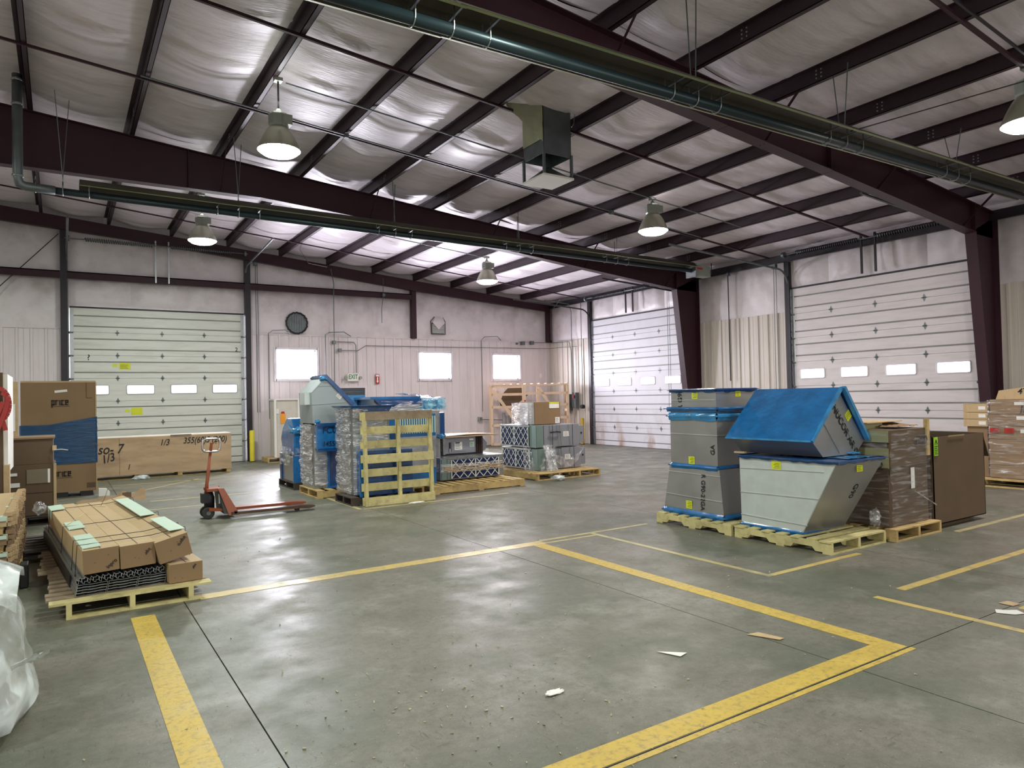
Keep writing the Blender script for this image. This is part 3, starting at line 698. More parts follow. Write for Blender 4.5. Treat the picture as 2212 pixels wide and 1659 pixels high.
def heater(y, x0, x1, z0, z1, lab, chains, tilt, flue=False):
    zc = lambda x: z0+(z1-z0)*(x-x0)/(x1-x0)
    t = thing('tube_heater', lab, 'heater', (x0, y, z0))
    MB().tube([(x0, y, zc(x0)), (x1, y, zc(x1))], .055, 14).build('heat_tube', heat, t, True)
    # reflector trough in lengths, each lapped over the next
    xs_ = [x0+.35]+[c for c in chains if x0+.6 < c < x1-.5]+[x1-.1]
    for k, (a, b) in enumerate(zip(xs_, xs_[1:])):
        o = .006*(k % 2); ct, st = cos(tilt), sin(tilt)
        def R(dy, dz): return (y+dy*ct-dz*st, dy*st+dz*ct)
        prof = [(-.25, .065), (-.222, .06), (-.16, .14), (-.09, .20), (.09, .20), (.16, .14), (.222, .06), (.25, .065)]
        mb = MB()
        for (p, q) in zip(prof, prof[1:]):
            for off in (0, .004):
                p2 = (p[0], p[1]+off+o); q2 = (q[0], q[1]+off+o)
                (ya, za), (yb, zb) = R(*p2), R(*q2)
                A_, B_ = a-.03, b+.03
                mb.mi = 1 if (abs(p[0]) > .22 and abs(q[0]) > .22) else 0
                mb.face([(A_, ya, zc(A_)+za), (B_, ya, zc(B_)+za), (B_, yb, zc(B_)+zb), (A_, yb, zc(A_)+zb)])
        mb.build('reflector', [refl, refl2], t)
    for c in chains:
        for s_ in (-.16, .16): MB().tube([(c+s_*.6, y+s_, zp(c)-.0), (c, y+s_*.2, zc(c)+.2)], .007, 4).build('chain', galvd, t)
        for s_ in (-.35, 0, .35):
            pts = [(c+s_, y+.068*cos(a), zc(c+s_)+.068*sin(a)) for a in [pi*k/8+pi for k in range(9)]]
            MB().tube([(c+s_, y-.068, zc(c)+.17)]+pts+[(c+s_, y+.068, zc(c)+.17)], .006, 5).build('hanger', galv, t)
            MB().bar((c+s_, y-.22, zc(c)+.09), (c+s_, y+.22, zc(c)+.07), .02, .012).build('stay', galvd, t)
    return t, zc
t, zc = heater(12.85, -.05, 14.1, 5.04, 4.92, 'long tube heater slung before the far maroon frame, ending in a burner box', [.05, 2.65, 5.6, 8.55, 11.4], radians(-3))
mb = MB().box(14.05, 14.62, 12.72, 12.98, 4.78, 5.06); mb.build('burner_box', lampgrey, t, bevel=.01)
MB().box(14.05, 14.3, 12.715, 12.72, 4.95, 5.0).build('nameplate', redsign, t)
MB().box(14.0, 14.06, 12.68, 13.02, 4.74, 5.09).build('end_plate', galv, t)
MB().tube([(14.62, 12.85, 4.9), (14.8, 12.85, 4.9), (14.8, 12.85, 5.19)], .012, 6).build('gas_pipe', blackm, t)
fl_ = [(-.05, 12.85, 5.04), (-.42, 12.82, 5.045), (-.5, 12.8, 5.07), (-.52, 12.78, 5.14), (-.52, 12.78, 6.72)]
MB().tube(fl_, .068, 14).build('flue_pipe', galvd, t, True)
for z in (5.16, 6.25, 6.62): MB().lathe([(.068, 0), (.078, .01), (.078, .03), (.068, .04)], (-.52, 12.78, z), 16).build('flue_joint', galv, t)
t, zc = heater(5.08, .3, 14.0, 4.74, 4.86, 'tube heater passing close overhead in front of the near maroon frame', [2.75, 5.65, 8.35, 11.2], radians(-4))

# roof duct with its open weather basket
t = thing('roof_duct', 'square metal duct dropping from the roof, open slots and a white base plate', 'duct', (6.4, 8.6, 5.02))
x0, x1, y0, y1 = 6.14, 6.66, 8.48, 9.02
mb = MB()
for a, b, c, d in ((x0, x1, y0, y0+.004), (x0, x1, y1-.004, y1), (x0, x0+.004, y0, y1), (x1-.004, x1, y0, y1)): mb.box(a, b, c, d, 5.36, 6.2)
mb.build('duct_shaft', galvd, t)
for xx, yy in ((x0, y0), (x1, y0), (x0, y1), (x1, y1)): MB().box(xx-.018, xx+.018, yy-.018, yy+.018, 5.03, 5.4).build('corner_post', galvd, t)
mb = MB(); cx_, cy_ = (x0+x1)/2, (y0+y1)/2
for a, b in (((x0, y0), (x1, y0)), ((x1, y0), (x1, y1)), ((x1, y1), (x0, y1)), ((x0, y1), (x0, y0))):
    mb.face([(a[0], a[1], 5.05), (b[0], b[1], 5.05), (cx_, cy_, 5.27)])
mb.build('deflector', galvd, t)
MB().box(x0-.02, x1+.03, y0-.02, y1+.02, 5.02, 5.05).build('base_plate', white, t)
def flapf(a, b):
    # loose insulation hanging off the left side
    ex = .32*(1-b)
    return (x0-.012-(.55*(1-a)*(1-b)**1.5)*.8, y0+(y1-y0)*a*(1) - .0, 6.08-.42*b+.015*noise.noise(Vector((a*9, b*9, 2))))
mb = MB()
def fl2(a, b):
    xa = 5.66+.48*a; top = 6.12-.03*a; bot = top-.05-.50*a
    return (xa, y0+.02+.25*(1-a)-.012*noise.noise(Vector((a*8, b*8, 4))), top+(bot-top)*b+.02*noise.noise(Vector((a*14, 0, 4)))*b)
mb.grid(fl2, 12, 10)
def fl3(a, b):
    top = 6.12; bot = 5.58+.03*noise.noise(Vector((a*10, 1, 1)))
    return (x0-.01-.02*sin(pi*b)*abs(noise.noise(Vector((a*6, b*6, 3)))), y0+(y1-y0)*a, top+(bot-top)*b)
mb.grid(fl3, 10, 10)
mb.build('loose_insulation', mat('duct_insulation', (170, 172, 146), .6, 0, .1, 6, bump=.01, bs=14), t, True)
MB().tube([(x1+.01, y0, 6.1), (x1+.06, y0-.03, 6.05), (x1+.05, y0-.02, 5.9), (x1+.02, y0, 5.85)], .006, 5).build('hanger_wire', galv, t)

# conduits
def conduit(pts, lab, r=.0125, m=galvd, boxes=()):
    t = thing('conduit', lab, 'conduit', pts[0])
    MB().tube(pts, r, 6).build('pipe', m, t)
    for b in boxes: MB().rbox(b[:3], (b[3], b[4] if len(b) > 4 else b[3], b[3])).build('junction_box', galvd, t, bevel=.004)
    return t
conduit([(2.75, 10.07, zp(2.75)-.03), (6.0, 10.07, zp(6)-.03), (9.9, 10.07, zp(9.9)-.03)], 'thin conduit run crossing the purlins between the cool and warm near lamps')
conduit([(9.9, 10.07, zp(9.9)-.03), (12.6, 10.09, zp(12.6)-.03)], 'thin conduit pair continuing past the warm lamp towards the side wall')
conduit([(1.0, 11.22, zp(1)-.035), (5.45, 11.22, zp(5.45)-.035), (12.6, 11.22, zp(12.6)-.035)], 'conduit along the sag angle with small grey boxes', boxes=((4.05, 11.22, zp(4.05)-.05, .07), (9.86, 11.22, zp(9.86)-.05, .08)))
conduit([(9.9, 16.6, zp(9.9)-.03), (4, 16.6, zp(4)-.03), (2.7, 16.5, zp(2.7)-.03)], 'thin conduit linking the two far lamps')
conduit([(8.48, 7, zp(8.5)+.06), (8.48, 13, zp(8.5)+.06)], 'conduit strapped along a purlin beyond the roof duct')
conduit([(5.58, 15, zp(5.58)+.03), (5.58, 19.0, zp(5.58)+.03), (5.75, 19.9, zp(5.58)-.0), (6.3, 20.9, 5.85), (6.9, 21.0, 5.8)], 'bright conduit bending off a purlin towards the end wall', .012, galv)
conduit([(7.02, 21.02, 5.76), (7.1, 21.0, 5.3), (7.1, 21.05, 4.4), (7.12, 21.1, 3.6), (7.12, 21.16, 2.0)], 'drop conduit on the end wall left of the exit sign', .014, galvd, ((7.12, 21.12, 3.50, .1),))
conduit([(8.72, 21.0, 5.6), (8.72, 21.0, 5.05), (8.66, 21.0, 4.6), (8.66, 21.0, 4.15)], 'short drop cord ending in a hook beside the maroon wall post', .012, galvd, ((8.72, 20.98, 5.05, .09),))
conduit([(5.15, 21.12, 1.2), (5.15, 21.12, 3.72), (5.25, 21.05, 3.8), (5.6, 21.0, 3.82), (5.8, 21.1, 3.72)], 'conduit hooking over the liner left of the first window', .013)
conduit([(6.85, 21.12, 2.5), (6.85, 21.12, 3.72), (6.95, 21.05, 3.8), (7.4, 21.0, 3.82), (7.65, 21.1, 3.7)], 'conduit hooking over the liner right of the first window', .013)
conduit([(7.2, 21.12, 3.52), (7.75, 21.12, 3.52), (7.82, 21.12, 3.42), (7.82, 21.12, 2.55)], 'conduit dropping to the top of the exit sign', .013)
conduit([(7.3, 21.14, 3.26), (7.9, 21.14, 3.26), (8.15, 21.14, 3.42), (14.6, 21.14, 3.46), (15.25, 21.0, 3.46), (15.28, 19.4, 3.42)], 'long conduit running level across the end-wall liner to the corner', .011, galvd, ((7.3, 21.12, 3.26, .1),))
conduit([(12.4, 21.12, 1.2), (12.4, 21.12, 3.7), (12.5, 21.05, 3.82), (13.0, 21.0, 3.84), (13.2, 21.1, 3.72)], 'conduit hooking over the liner left of the third window', .013)
conduit([(14.4, 21.1, 3.66), (14.9, 21.1, 3.68), (15.3, 20.9, 3.66)], 'conduit with three grey boxes above the third window', .012, galvd, ((14.15, 21.12, 3.64, .13), (14.55, 21.12, 3.66, .13), (13.9, 21.12, 3.62, .07)))
conduit([(15.28, 20.9, 3.75), (15.28, 20.9, 4.85), (15.2, 20.5, 4.98), (14.6, 19.4, 5.05)], 'conduit rising in the corner of the two walls', .014)
conduit([(15.3, 19.75, 1.3), (15.3, 19.75, 3.3), (15.3, 19.85, 3.62), (15.3, 20.9, 3.66)], 'conduit down the corner liner to the grey switch boxes', .014)
conduit([(15.3, 19.7, 1.3), (15.3, 19.7, 4.7), (15.2, 19.7, 4.95), (14.2, 19.8, 5.05)], 'conduit falling from the roof to the breaker boxes', .014)
conduit([(15.28, 19.12, 1.35), (15.28, 19.12, 4.95)], 'straight conduit to the round pull switch', .013, galvd)
conduit([(15.3, 12.72, 2.0), (15.3, 12.72, 5.0)], 'thin dark pipe down the wall between column and door', .014, steel_dark, ((15.3, 12.72, 4.9, .08),))

# electrical gear beside the corner crate
t = thing('breaker_box', 'grey electrical breaker box seen through the pine crate', 'box', (15.3, 20.0, 1.0))
MB().box(15.2, 15.38, 19.85, 20.15, 1.15, 1.75).build('enclosure', galvd, t, bevel=.006); MB().box(15.185, 15.2, 19.88, 20.12, 1.2, 1.7).build('cover', galv, t)
t = thing('disconnect_switch', 'small grey disconnect switch with red handle by the corner', 'switch', (15.3, 19.55, 1.3))
MB().box(15.22, 15.38, 19.45, 19.65, 1.25, 1.8).build('enclosure', galvd, t, bevel=.006); MB().box(15.18, 15.2, 19.5, 19.56, 1.6, 1.72).build('handle', redsign, t)
t = thing('pull_switch', 'round dark pull switch hanging on its conduit', 'switch', (15.26, 19.12, 1.3)); MB().tube([(15.2, 19.12, 1.3), (15.32, 19.12, 1.3)], .07, 14).build('body', blackm, t)
t = thing('wall_socket', 'grey socket box low on the end wall beside the pine crate', 'socket', (12.0, 21.1, .95)); MB().rbox((12.3, 21.13, .95), (.14, .1, .14)).build('body', lampgrey, t, bevel=.01); MB().tube([(12.3, 21.07, .95), (12.3, 21.09, .95)], .045, 12).build('face', galvd, t); MB().tube([(12.36, 21.12, .92), (13.2, 21.12, .88)], .01, 5).build('lead', blackm, t)
t = thing('wall_thermostat', 'small white box on the liner near the corner', 'box', (14.93, 21.14, 2.6)); MB().rbox((14.93, 21.15, 2.45), (.09, .05, .16)).build('body', white, t, bevel=.006)

# signs
t = thing('exit_sign', 'white exit sign with green letters and two lamp heads over the grey door', 'sign', (7.7, 21.1, 2.3))
MB().box(7.52, 7.88, 21.08, 21.16, 2.29, 2.53).build('body', white, t, bevel=.01)
text('EXIT', .2, t, mat('exit_green', (20, 120, 70), .5), (7.70, 21.075, 2.425), FY, sx=.72)
for xx in (7.46, 7.94): MB().tube([(xx, 21.04, 2.40), (xx, 21.12, 2.40)], .05, 14).build('lamp_head', lampgrey, t)
t = thing('extinguisher_sign', 'narrow red sign with white downward arrow right of the grey door', 'sign', (8.54, 21.15, 2.2))
MB().box(8.47, 8.60, 21.15, 21.16, 2.2, 2.52).build('plate', redsign, t)
MB().box(8.515, 8.555, 21.145, 21.149, 2.30, 2.42).prism([(8.49, 2.30), (8.58, 2.30), (8.535, 2.23)], 'y', 21.145, 21.149).build('arrow', white, t)
MB().box(8.485, 8.585, 21.145, 21.149, 2.44, 2.50).build('print_panel', white, t)

# bollards
for x, y, h, lab, m in ((4.58, 20.85, .90, 'clean yellow bollard post beside the end-wall overhead door', yellowp), (15.12, 18.98, .92, 'dirty yellow bollard post in the corner beside the stained door', yellowd)):
    t = thing('bollard', lab, 'bollard', (x, y, 0)); MB().lathe([(.068, 0), (.068, h-.03), (.055, h-.008), (0, h)], (x, y, 0), 18).build('post', m, t, True); MB().lathe([(.075, 0), (.075, .02), (.068, .02)], (x, y, 0), 18).build('collar', blackm, t)

# ------------------------------------------------------------------ goods on the floor
def pallet(lab, x0, x1, y0, y1, ax, m, nd_=7, z0=0, notch=False, nst=3, bottoms=3, jit=.004, h=.135, group=None, over=0):
    t = thing('pallet', lab, 'pallet', ((x0+x1)/2, (y0+y1)/2, z0), group)
    def bx(a, b, c, d, e, f):   # a,b along stringer; c,d across
        return MB().box(a, b, c, d, e, f) if ax == 'x' else MB().box(c, d, a, b, e, f)
    s0, s1, c0, c1 = (x0, x1, y0, y1) if ax == 'x' else (y0, y1, x0, x1)
    bt = .017; sh = h-2*bt
    for k in range(nst):
        cc = c0+.02+(c1-c0-.04)*k/(nst-1)+(over if k == 0 else -over if k == nst-1 else 0)
        if notch:
            a, L = s0, s1-s0; zb, zt = z0+bt, z0+h-bt
            poly = [(a, zb), (a+.15*L, zb), (a+.18*L, zb+.04), (a+.36*L, zb+.04), (a+.39*L, zb), (a+.61*L, zb), (a+.64*L, zb+.04), (a+.82*L, zb+.04), (a+.85*L, zb), (a+L, zb), (a+L, zt), (a, zt)]
            mb = MB()
            if ax == 'x': mb.prism(poly, 'y', cc-.02, cc+.02)
            else: mb.prism(poly, 'x', cc-.02, cc+.02)
            mb.build('stringer', m, t)
        else: bx(s0, s1, cc-.02, cc+.02, z0+bt, z0+h-bt).build('stringer', m, t)
    bw = .1 if (s1-s0)/nd_ > .12 else (s1-s0)/nd_*.72
    for k in range(nd_):
        w_ = bw*(1.3 if k in (0, nd_-1) else 1)
        a = s0+(s1-s0-w_)*k/(nd_-1) if k not in (0,) else s0
        j = random.uniform(-jit, jit)
        bx(a, a+w_, c0+j, c1+j, z0+h-bt, z0+h+random.uniform(-.002, .001)).build('deck_board', m, t)
    for k in range(bottoms):
        a = s0+(s1-s0-.1)*k/(max(1, bottoms-1)); bx(a, a+.1, c0+over, c1-over*.5, z0, z0+bt).build('bottom_board', m, t)
    return t
def sheet_label(parent, m, x, y, z, w_, h_, axis, name='label', inkm=None, rot=0):
    # small printed sticker; axis 'y' faces -y, 'x' faces -x
    def q(cx, cz, ww, hh, off):
        c, s = cos(rot), sin(rot); pts = []
        for a, b in ((-1, -1), (1, -1), (1, 1), (-1, 1)):
            u = a*ww/2*c-b*hh/2*s+cx; v = a*ww/2*s+b*hh/2*c+cz; pts.append((u, v))
        return pts
    mb = MB(); P_ = q(x if axis == 'y' else y, z, w_, h_, 0)
    if axis == 'y': mb.prism(P_, 'y', y-.002, y)
    else: mb.prism(P_, 'x', x-.002, x)
    o = mb.build(name, m, parent)
    if inkm:
        mb = MB(); c, s = cos(rot), sin(rot)
        for k in range(4):
            du = (-.12+.06*(k % 2))*w_; dz = h_*(.3-.2*k); ww = w_*(.55+.1*(k % 2))
            cu = (x if axis == 'y' else y)+du*c-dz*s; cz = z+du*s+dz*c
            P2 = q(cu, cz, ww, h_*.05, 0)
            if axis == 'y': mb.prism(P2, 'y', y-.0026, y-.0021)
            else: mb.prism(P2, 'x', x-.0026, x-.0021)
        mb.build('printing', inkm, parent)
    return o
def film(parent, x0, x1, y0, y1, z0, z1, m, name='stretch_film', amp=.018, off=.012, nu=72, nv=40, seed=0, zt=None, zb=None, sides=4):
    # wrinkled skin pulled round a rectangular load
    per = 2*((x1-x0)+(y1-y0))
    def fn(a, b):
        s = a*per; lx_, ly_ = x1-x0, y1-y0
        if s < lx_: x, y, nx, ny = x0+s, y0, 0, -1
        elif s < lx_+ly_: x, y, nx, ny = x1, y0+s-lx_, 1, 0
        elif s < 2*lx_+ly_: x, y, nx, ny = x1-(s-lx_-ly_), y1, 0, 1
        else: x, y, nx, ny = x0, y1-(s-2*lx_-ly_), -1, 0
        z = z0+(z1-z0)*b
        n = noise.noise(Vector((x*2.2+y*1.7, x-y+seed, z*17)))*.6+noise.noise(Vector((x*7+seed, y*7, z*9)))*.4
        o = off+amp*(.5+n)
        return (x+nx*o, y+ny*o, z+(.02*noise.noise(Vector((x*5, y*5, seed))) if b in (0, 1) else 0))
    return MB().grid(fn, nu, nv).build(name, m, parent, True)
def tuck(parent, pts, m, r=.02, name='film_twist'):
    return MB().tube(pts, r, 6).build(name, m, parent, True)
def crumple(name, c, size, m, seed, parent=None, n=14):
    def fn(a, b):
        th = 2*pi*a; ph = pi*b
        q = Vector((cos(th)*sin(ph), sin(th)*sin(ph), cos(ph)))
        k = 1+.45*noise.noise(q*2.5+Vector((seed, 0, 0)))+.2*noise.noise(q*7+Vector((0, seed, 0)))
        return (c[0]+q.x*size[0]*k, c[1]+q.y*size[1]*k, max(.003, c[2]+q.z*size[2]*k) if not parent else c[2]+q.z*size[2]*k)
    return MB().grid(fn, 2*n, n).build(name, m, parent, True)
def seams(parent, horiz, m=seam_m, name='bead'):
    mb = MB()
    for p, q in horiz: mb.bar(p, q, .008, .008)
    return mb.build(name, m, parent)

# ---- pallet of long cartons over aluminium sections
pg = 'pallets under the long cartons'
_p = pallet('yellow-boarded pallet under the near end of the long cartons', -.11, 1.08, 6.6, 7.82, 'y', wood_y, 8, over=.13, jit=.02)
for _c in [c for c in _p.children if c.name.startswith('deck_board')][1:]: _c.data.materials[0] = wood_g; _c['label'] = 'deck board darkened for shade'  # boards behind the front one take darker wood to paint in shade
pallet('dark weathered pallet under the middle of the long cartons', -.20, .98, 7.9, 9.1, 'y', wood_g, 8, over=.13, jit=.03)
pallet('dark pallet under the far end of the long cartons, boards sticking out', -.40, .72, 9.25, 10.3, 'y', wood_d, 6, jit=.05)
RZ = radians(4.8)
def rot_long(lab, cx, cz, wd, ht, y0, y1, m, name='long_carton', tilt=0, cat='carton', group=None):
    L = y1-y0; dx = -tan_*(L)
    t = thing(name, lab, cat, (cx, y0, cz), group); return t
tan_ = math.tan(RZ)
def long_box(lab, x, z, wd, ht, y0, y1, tilt, letters, m=cardl, fm=card):
    t = thing('long_carton', lab, 'carton', (0, 0, 0), 'long cartons strapped on the near pallets')
    WL[t.name] = (0, 0, 0)
    ly = y1-y0
    mb = MB().box(-wd/2, wd/2, 0, ly, -ht/2, ht/2); mb.build('body', m, t, bevel=.006)
    MB().box(-wd/2+.003, wd/2-.003, -.004, 0, -ht/2+.003, ht/2-.003).build('end_flap', fm, t)
    MB().box(-.004, .004, .01, ly-.01, ht/2, ht/2+.001).build('flap_joint', cardd, t)
    for (s, a, b, sz, rr) in letters:
        o = text(s, sz, t, ink, (a, -.007, b), (pi/2, rr, 0), sx=.95)
    for k in range(9):
        a = random.uniform(-wd*.42, wd*.2); 
        MB().rbox((a+.02, -.006, random.uniform(-ht*.3, ht*.3)), (.012, .002, .003), (0, random.uniform(-1, 1), 0)).build('speck', cardd, t) if k < 2 else None
    t.location = (x, y0, z); t.rotation_euler = (0, tilt, RZ)
    return t
long_box('long brown carton at the left of the top row, lettered inpro at its end', .27, .405, .265, .20, 6.78, 10.1, radians(-2), [('inpro', .075, -.04, .045, radians(-40)), ('pro', .065, -.10, -.06, radians(-40)), ('protecting', .022, .0, -.02, radians(-50))])
long_box('long brown carton in the middle of the top row, lettered inpro at its end', .545, .405, .27, .195, 6.80, 10.1, radians(-2), [('inpr', .075, .02, .04, radians(130)), ('protecting', .022, -.05, -.02, radians(-50))])
long_box('long brown carton at the right of the top row, rolled slightly onto its side', .82, .43, .27, .20, 6.78, 10.1, radians(-13), [('inpro', .075, .04, .045, radians(140)), ('inpro', .07, -.04, -.06, radians(140)), ('protecting', .022, .03, .0, radians(-40))])
long_box('lower long brown carton beside the aluminium sections', .91, .222, .27, .165, 6.72, 10.0, 0, [('inpr', .065, .04, .03, radians(120)), ('protecting', .022, -.05, -.0, radians(-60))])
# bundle of hollow aluminium profiles
al = thing('aluminium_bundle', 'bundle of hollow aluminium profiles, open ends showing, under the long cartons', 'metal profiles', (0, 0, 0)); WL[al.name] = (0, 0, 0)
def hollow(cx, cz, wd, ht, name='profile', zig=None):
    mb = MB(); wt = .0022; L = 3.3
    if zig is None:
        o_ = [(-wd/2, -ht/2), (-.35*wd, -ht/2), (-.33*wd, -ht/2+.003), (-.2*wd, -ht/2+.003), (-.18*wd, -ht/2), (.2*wd, -ht/2), (.3*wd, -ht/2+.003), (.45*wd, -ht/2), (wd/2, -ht/2), (wd/2, ht/2), (.2*wd, ht/2), (.15*wd, ht/2-.003), (-.1*wd, ht/2-.003), (-.15*wd, ht/2), (-wd/2, ht/2)]
    else: o_ = zig
    n = len(o_)
    for i in range(n):
        a, b = o_[i], o_[(i+1) % n]
        mb.bar((cx+a[0], L/2, cz+a[1]), (cx+b[0], L/2, cz+b[1]), L, wt, (a[1]-b[1], 0, b[0]-a[0]) if False else (0, 0, 1)) if False else None
        dx, dz = b[0]-a[0], b[1]-a[1]; l = sqrt(dx*dx+dz*dz)+1e-9; nx, nz = -dz/l*wt/2, dx/l*wt/2
        mb.hexa([(cx+a[0]-nx, 0, cz+a[1]-nz), (cx+b[0]-nx, 0, cz+b[1]-nz), (cx+b[0]-nx, L, cz+b[1]-nz), (cx+a[0]-nx, L, cz+a[1]-nz), (cx+a[0]+nx, 0, cz+a[1]+nz), (cx+b[0]+nx, 0, cz+b[1]+nz), (cx+b[0]+nx, L, cz+b[1]+nz), (cx+a[0]+nx, L, cz+a[1]+nz)])
    return mb.build(name, galv, al)
for r_ in range(4):
    for c_ in range(3): hollow(-.225+c_*.225+.004*r_, .015+r_*.022, .215, .02)
for k in range(16):
    x = -.31+k*.041; s = 1 if k % 2 else -1
    hollow(x, .127, .04, .05, 'profile', [(-.018, -.02), (-.004, -.026), (.0, -.008*s), (.016, -.012), (.02, .012), (.006, .026), (-.002, .008*s+.004), (-.02, .014)])
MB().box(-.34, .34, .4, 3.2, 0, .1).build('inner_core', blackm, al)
al.location = (.42, 6.78, .135); al.rotation_euler = (0, 0, RZ)
# mint foam corner guards and cords
def guard(lab, x, y, z, L, wd=.13, drop=.10, side=-1):
    t = thing('corner_guard', lab, 'foam guard', (0, 0, 0), 'mint foam corner guards'); WL[t.name] = (0, 0, 0)
    MB().box(0 if side < 0 else -wd, wd if side < 0 else 0, 0, L, 0, .006).build('top_leaf', tape, t)
    if drop: MB().box(-.006 if side < 0 else 0, 0 if side < 0 else .006, 0, L, -drop, .006).build('side_leaf', tape, t)
    t.location = (x, y, z); t.rotation_euler = (0, radians(-3), RZ); return t
guard('mint foam guard at the near left edge of the long cartons', .145, 6.83, .505, .72, drop=.17)
guard('mint foam guard halfway along the left edge of the long cartons', .06, 7.95, .508, .5)
guard('mint foam guard at the far left corner of the long cartons', -.10, 9.5, .512, .45)
guard('mint foam guard near the right edge of the long cartons', .93, 6.95, .565, .85, drop=.0, side=1)
guard('long mint foam guard along the far right edge of the cartons', .80, 8.1, .56, 1.6, drop=.05, side=1)
cord = thing('strapping_cord', 'thin dark cords tied across the long cartons', 'cord', (.5, 8, .53))
for y in (6.98, 7.25, 8.15, 9.6):
    sh = -(y-6.78)*tan_
    MB().tube([(.10+sh, y, .2), (.12+sh, y, .515), (.4+sh, y+.03, .519), (.68+sh, y+.05, .525), (.96+sh, y+.06, .568), (1.0+sh, y+.06, .3)], .003, 4).build('strand', ink, cord)
MB().tube([(.42, 9.4, .52), (.3, 9.2, .56), (.15, 8.6, .54), (.03, 8.2, .515)], .003, 4).build('loose_end', wood_n, cord)
MB().tube([(.38, 9.5, .52), (.43, 9.55, .62), (.46, 9.6, .71)], .003, 4).build('loose_end', ink, cord)
tag(crumple('paper_wad', (-.22, 9.95, .50), (.06, .06, .07), plastv, 3), 'crumpled clear plastic at the far left end of the long cartons', 'plastic')
t = thing('torn_paper', 'torn brown wrapping paper at the far end of the long cartons', 'paper', (.45, 10.15, .5))
MB().grid(lambda a, b: (.15+.75*a, 10.0+.25*b, .50+.03*noise.noise(Vector((a*7, b*5, 1)))+.10*b*a+.02*sin(a*20)*b), 16, 6).build('sheet', card, t, True)
MB().grid(lambda a, b: (.64+.10*a, 10.08+.02*b, .50+.09*b+.02*noise.noise(Vector((a*7, b*5, 4)))), 6, 4).build('sheet', cardd, t, True)

# ---- stack at the left margin
pallet('pallet under the flat cartons at the left margin', -1.6, -.36, 7.85, 10.0, 'y', wood_n, 8)
zc_ = .14
lk = ['lowest', 'second from below', 'third from below', 'topmost']
for k in range(4):
    t = thing('flat_carton', 'flat brown carton at the left margin, %s of its stack' % lk[k], 'carton', (-.9, 8.9, zc_), 'flat cartons stacked at the left margin')
    MB().box(-1.6, -.42, 7.75+.03*(k % 2), 10.0, zc_, zc_+.085).build('body', cardl if k == 3 else card, t, bevel=.004)
    for q in range(3):
        yy = 7.75+.75*q
        MB().box(-.47, -.415, yy+.05, yy+.14, zc_-.002, zc_+.09).build('foam_strip', tape, t)
    MB().box(-1.2, -.42, 7.735+.03*(k % 2), 7.75+.03*(k % 2), zc_+.055, zc_+.088).build('foam_strip', tape, t)
    mb = MB()
    for q in range(40):
        yy = 7.8+q*.055; e_ = -.39+.035*random.random()
        for lv_ in range(3): mb.box(-.43, e_+.012*random.random(), yy+.004*lv_, yy+.03+.004*lv_, zc_+.045*lv_, zc_+.045*lv_+.034)
    mb.build('pleated_edge', cardl if k % 2 else card, t)
    if k == 3: MB().box(-.78, -.77, 7.8, 10, zc_+.085, zc_+.087).build('flap_joint', ink, t)
    zc_ += .16
    if k < 3:
        for q in (0, 1, 2): MB().box(-1.55, -.45, 7.8+q*.95, 7.95+q*.95, zc_-.075, zc_).build('spacer', wood_n, t)
t = thing('dark_block', 'plain dark block standing between the flat cartons and the pallet', 'block', (-.25, 7.95, 0)); MB().box(-.34, -.27, 8.0, 8.2, 0, .22).build('block', blackm, t, bevel=.01)  # upright dark box between the flat cartons and the pallet

# tall cartons behind
t = thing('tall_carton', 'tall brown carton with white edge lining at the left margin, red straps over it', 'carton', (-1.6, 11, 0))
MB().box(-2.0, -.59, 10.45, 11.6, .02, 2.12).build('body', cardd, t, bevel=.006)
MB().box(-.59, -.545, 10.47, 11.6, .9, 2.10).build('edge_lining', white, t)
MB().box(-.59, -.53, 10.43, 10.6, .15, 1.0).build('corner_post', cardl, t)
t = thing('strap_loops', 'red webbing straps hanging in loops on the tall carton', 'strap', (-.85, 10.35, 1.6))
for q, (a, b, c) in enumerate(((-.75, -.52, 1.95), (-.78, -.55, 1.86), (-.7, -.53, 1.8))):
    pts = [((a+b)/2+(b-a)*.5*sin(2*pi*k/24+.6*q), 10.36-.025*q-.004*k/24, c-.22+(.20+.03*q)*cos(2*pi*k/24)) for k in range(22)]
    mb = MB()
    for p, q_ in zip(pts, pts[1:]): mb.bar(p, q_, .045, .004, (0, 1, 0))
    mb.build('webbing', redm, t)
MB().bar((-.66, 10.35, 1.85), (-.56, 10.35, 1.42), .045, .004, (0, 1, 0)).build('webbing', redm, t)
def block_word(parent, x0, z0, w_):
    # the five square lower-case letters of the carton mark, each its own piece
    h = .095; g = .068; L_ = [
        [(0, -.045, w_, h), (0, h-w_, .05, h), (0, 0, .05, w_), (.05-w_, 0, .05, h)],
        [(0, 0, w_, h), (0, h-w_, .05, h)],
        [(0, 0, w_, h)],
        [(0, 0, w_, h), (0, h-w_, .05, h), (0, 0, .05, w_)],
        [(0, 0, w_, h), (0, h-w_, .05, h), (0, 0, .05, w_), (0, h*.42, .05, h*.42+w_*.8), (.05-w_, h*.42, .05, h)]]
    x = x0
    for k, q in enumerate(L_):
        mb = MB()
        for a, b, c, d in q: mb.box(x+a, x+c, 15.488, 15.49, z0+b, z0+d)
        mb.build('lettering', ink, parent); x += .062 if k != 2 else .03
t = thing('price_carton', 'big brown carton printed price, blue film round its middle', 'carton', (0, 15.6, 0))
MB().box(-.62, .56, 15.5, 16.3, .09, 2.14).build('body', card, t, bevel=.006)
MB().box(-.62, .56, 15.5, 16.3, 2.14, 2.17).build('lid', cardl, t)
MB().box(.55, .568, 15.49, 15.52, .09, 2.14).build('corner_edge', cardl, t)
for a in (-.5, -.1, .3): MB().box(a, a+.2, 15.52, 16.2, 0, .09).build('foot', blackm, t)
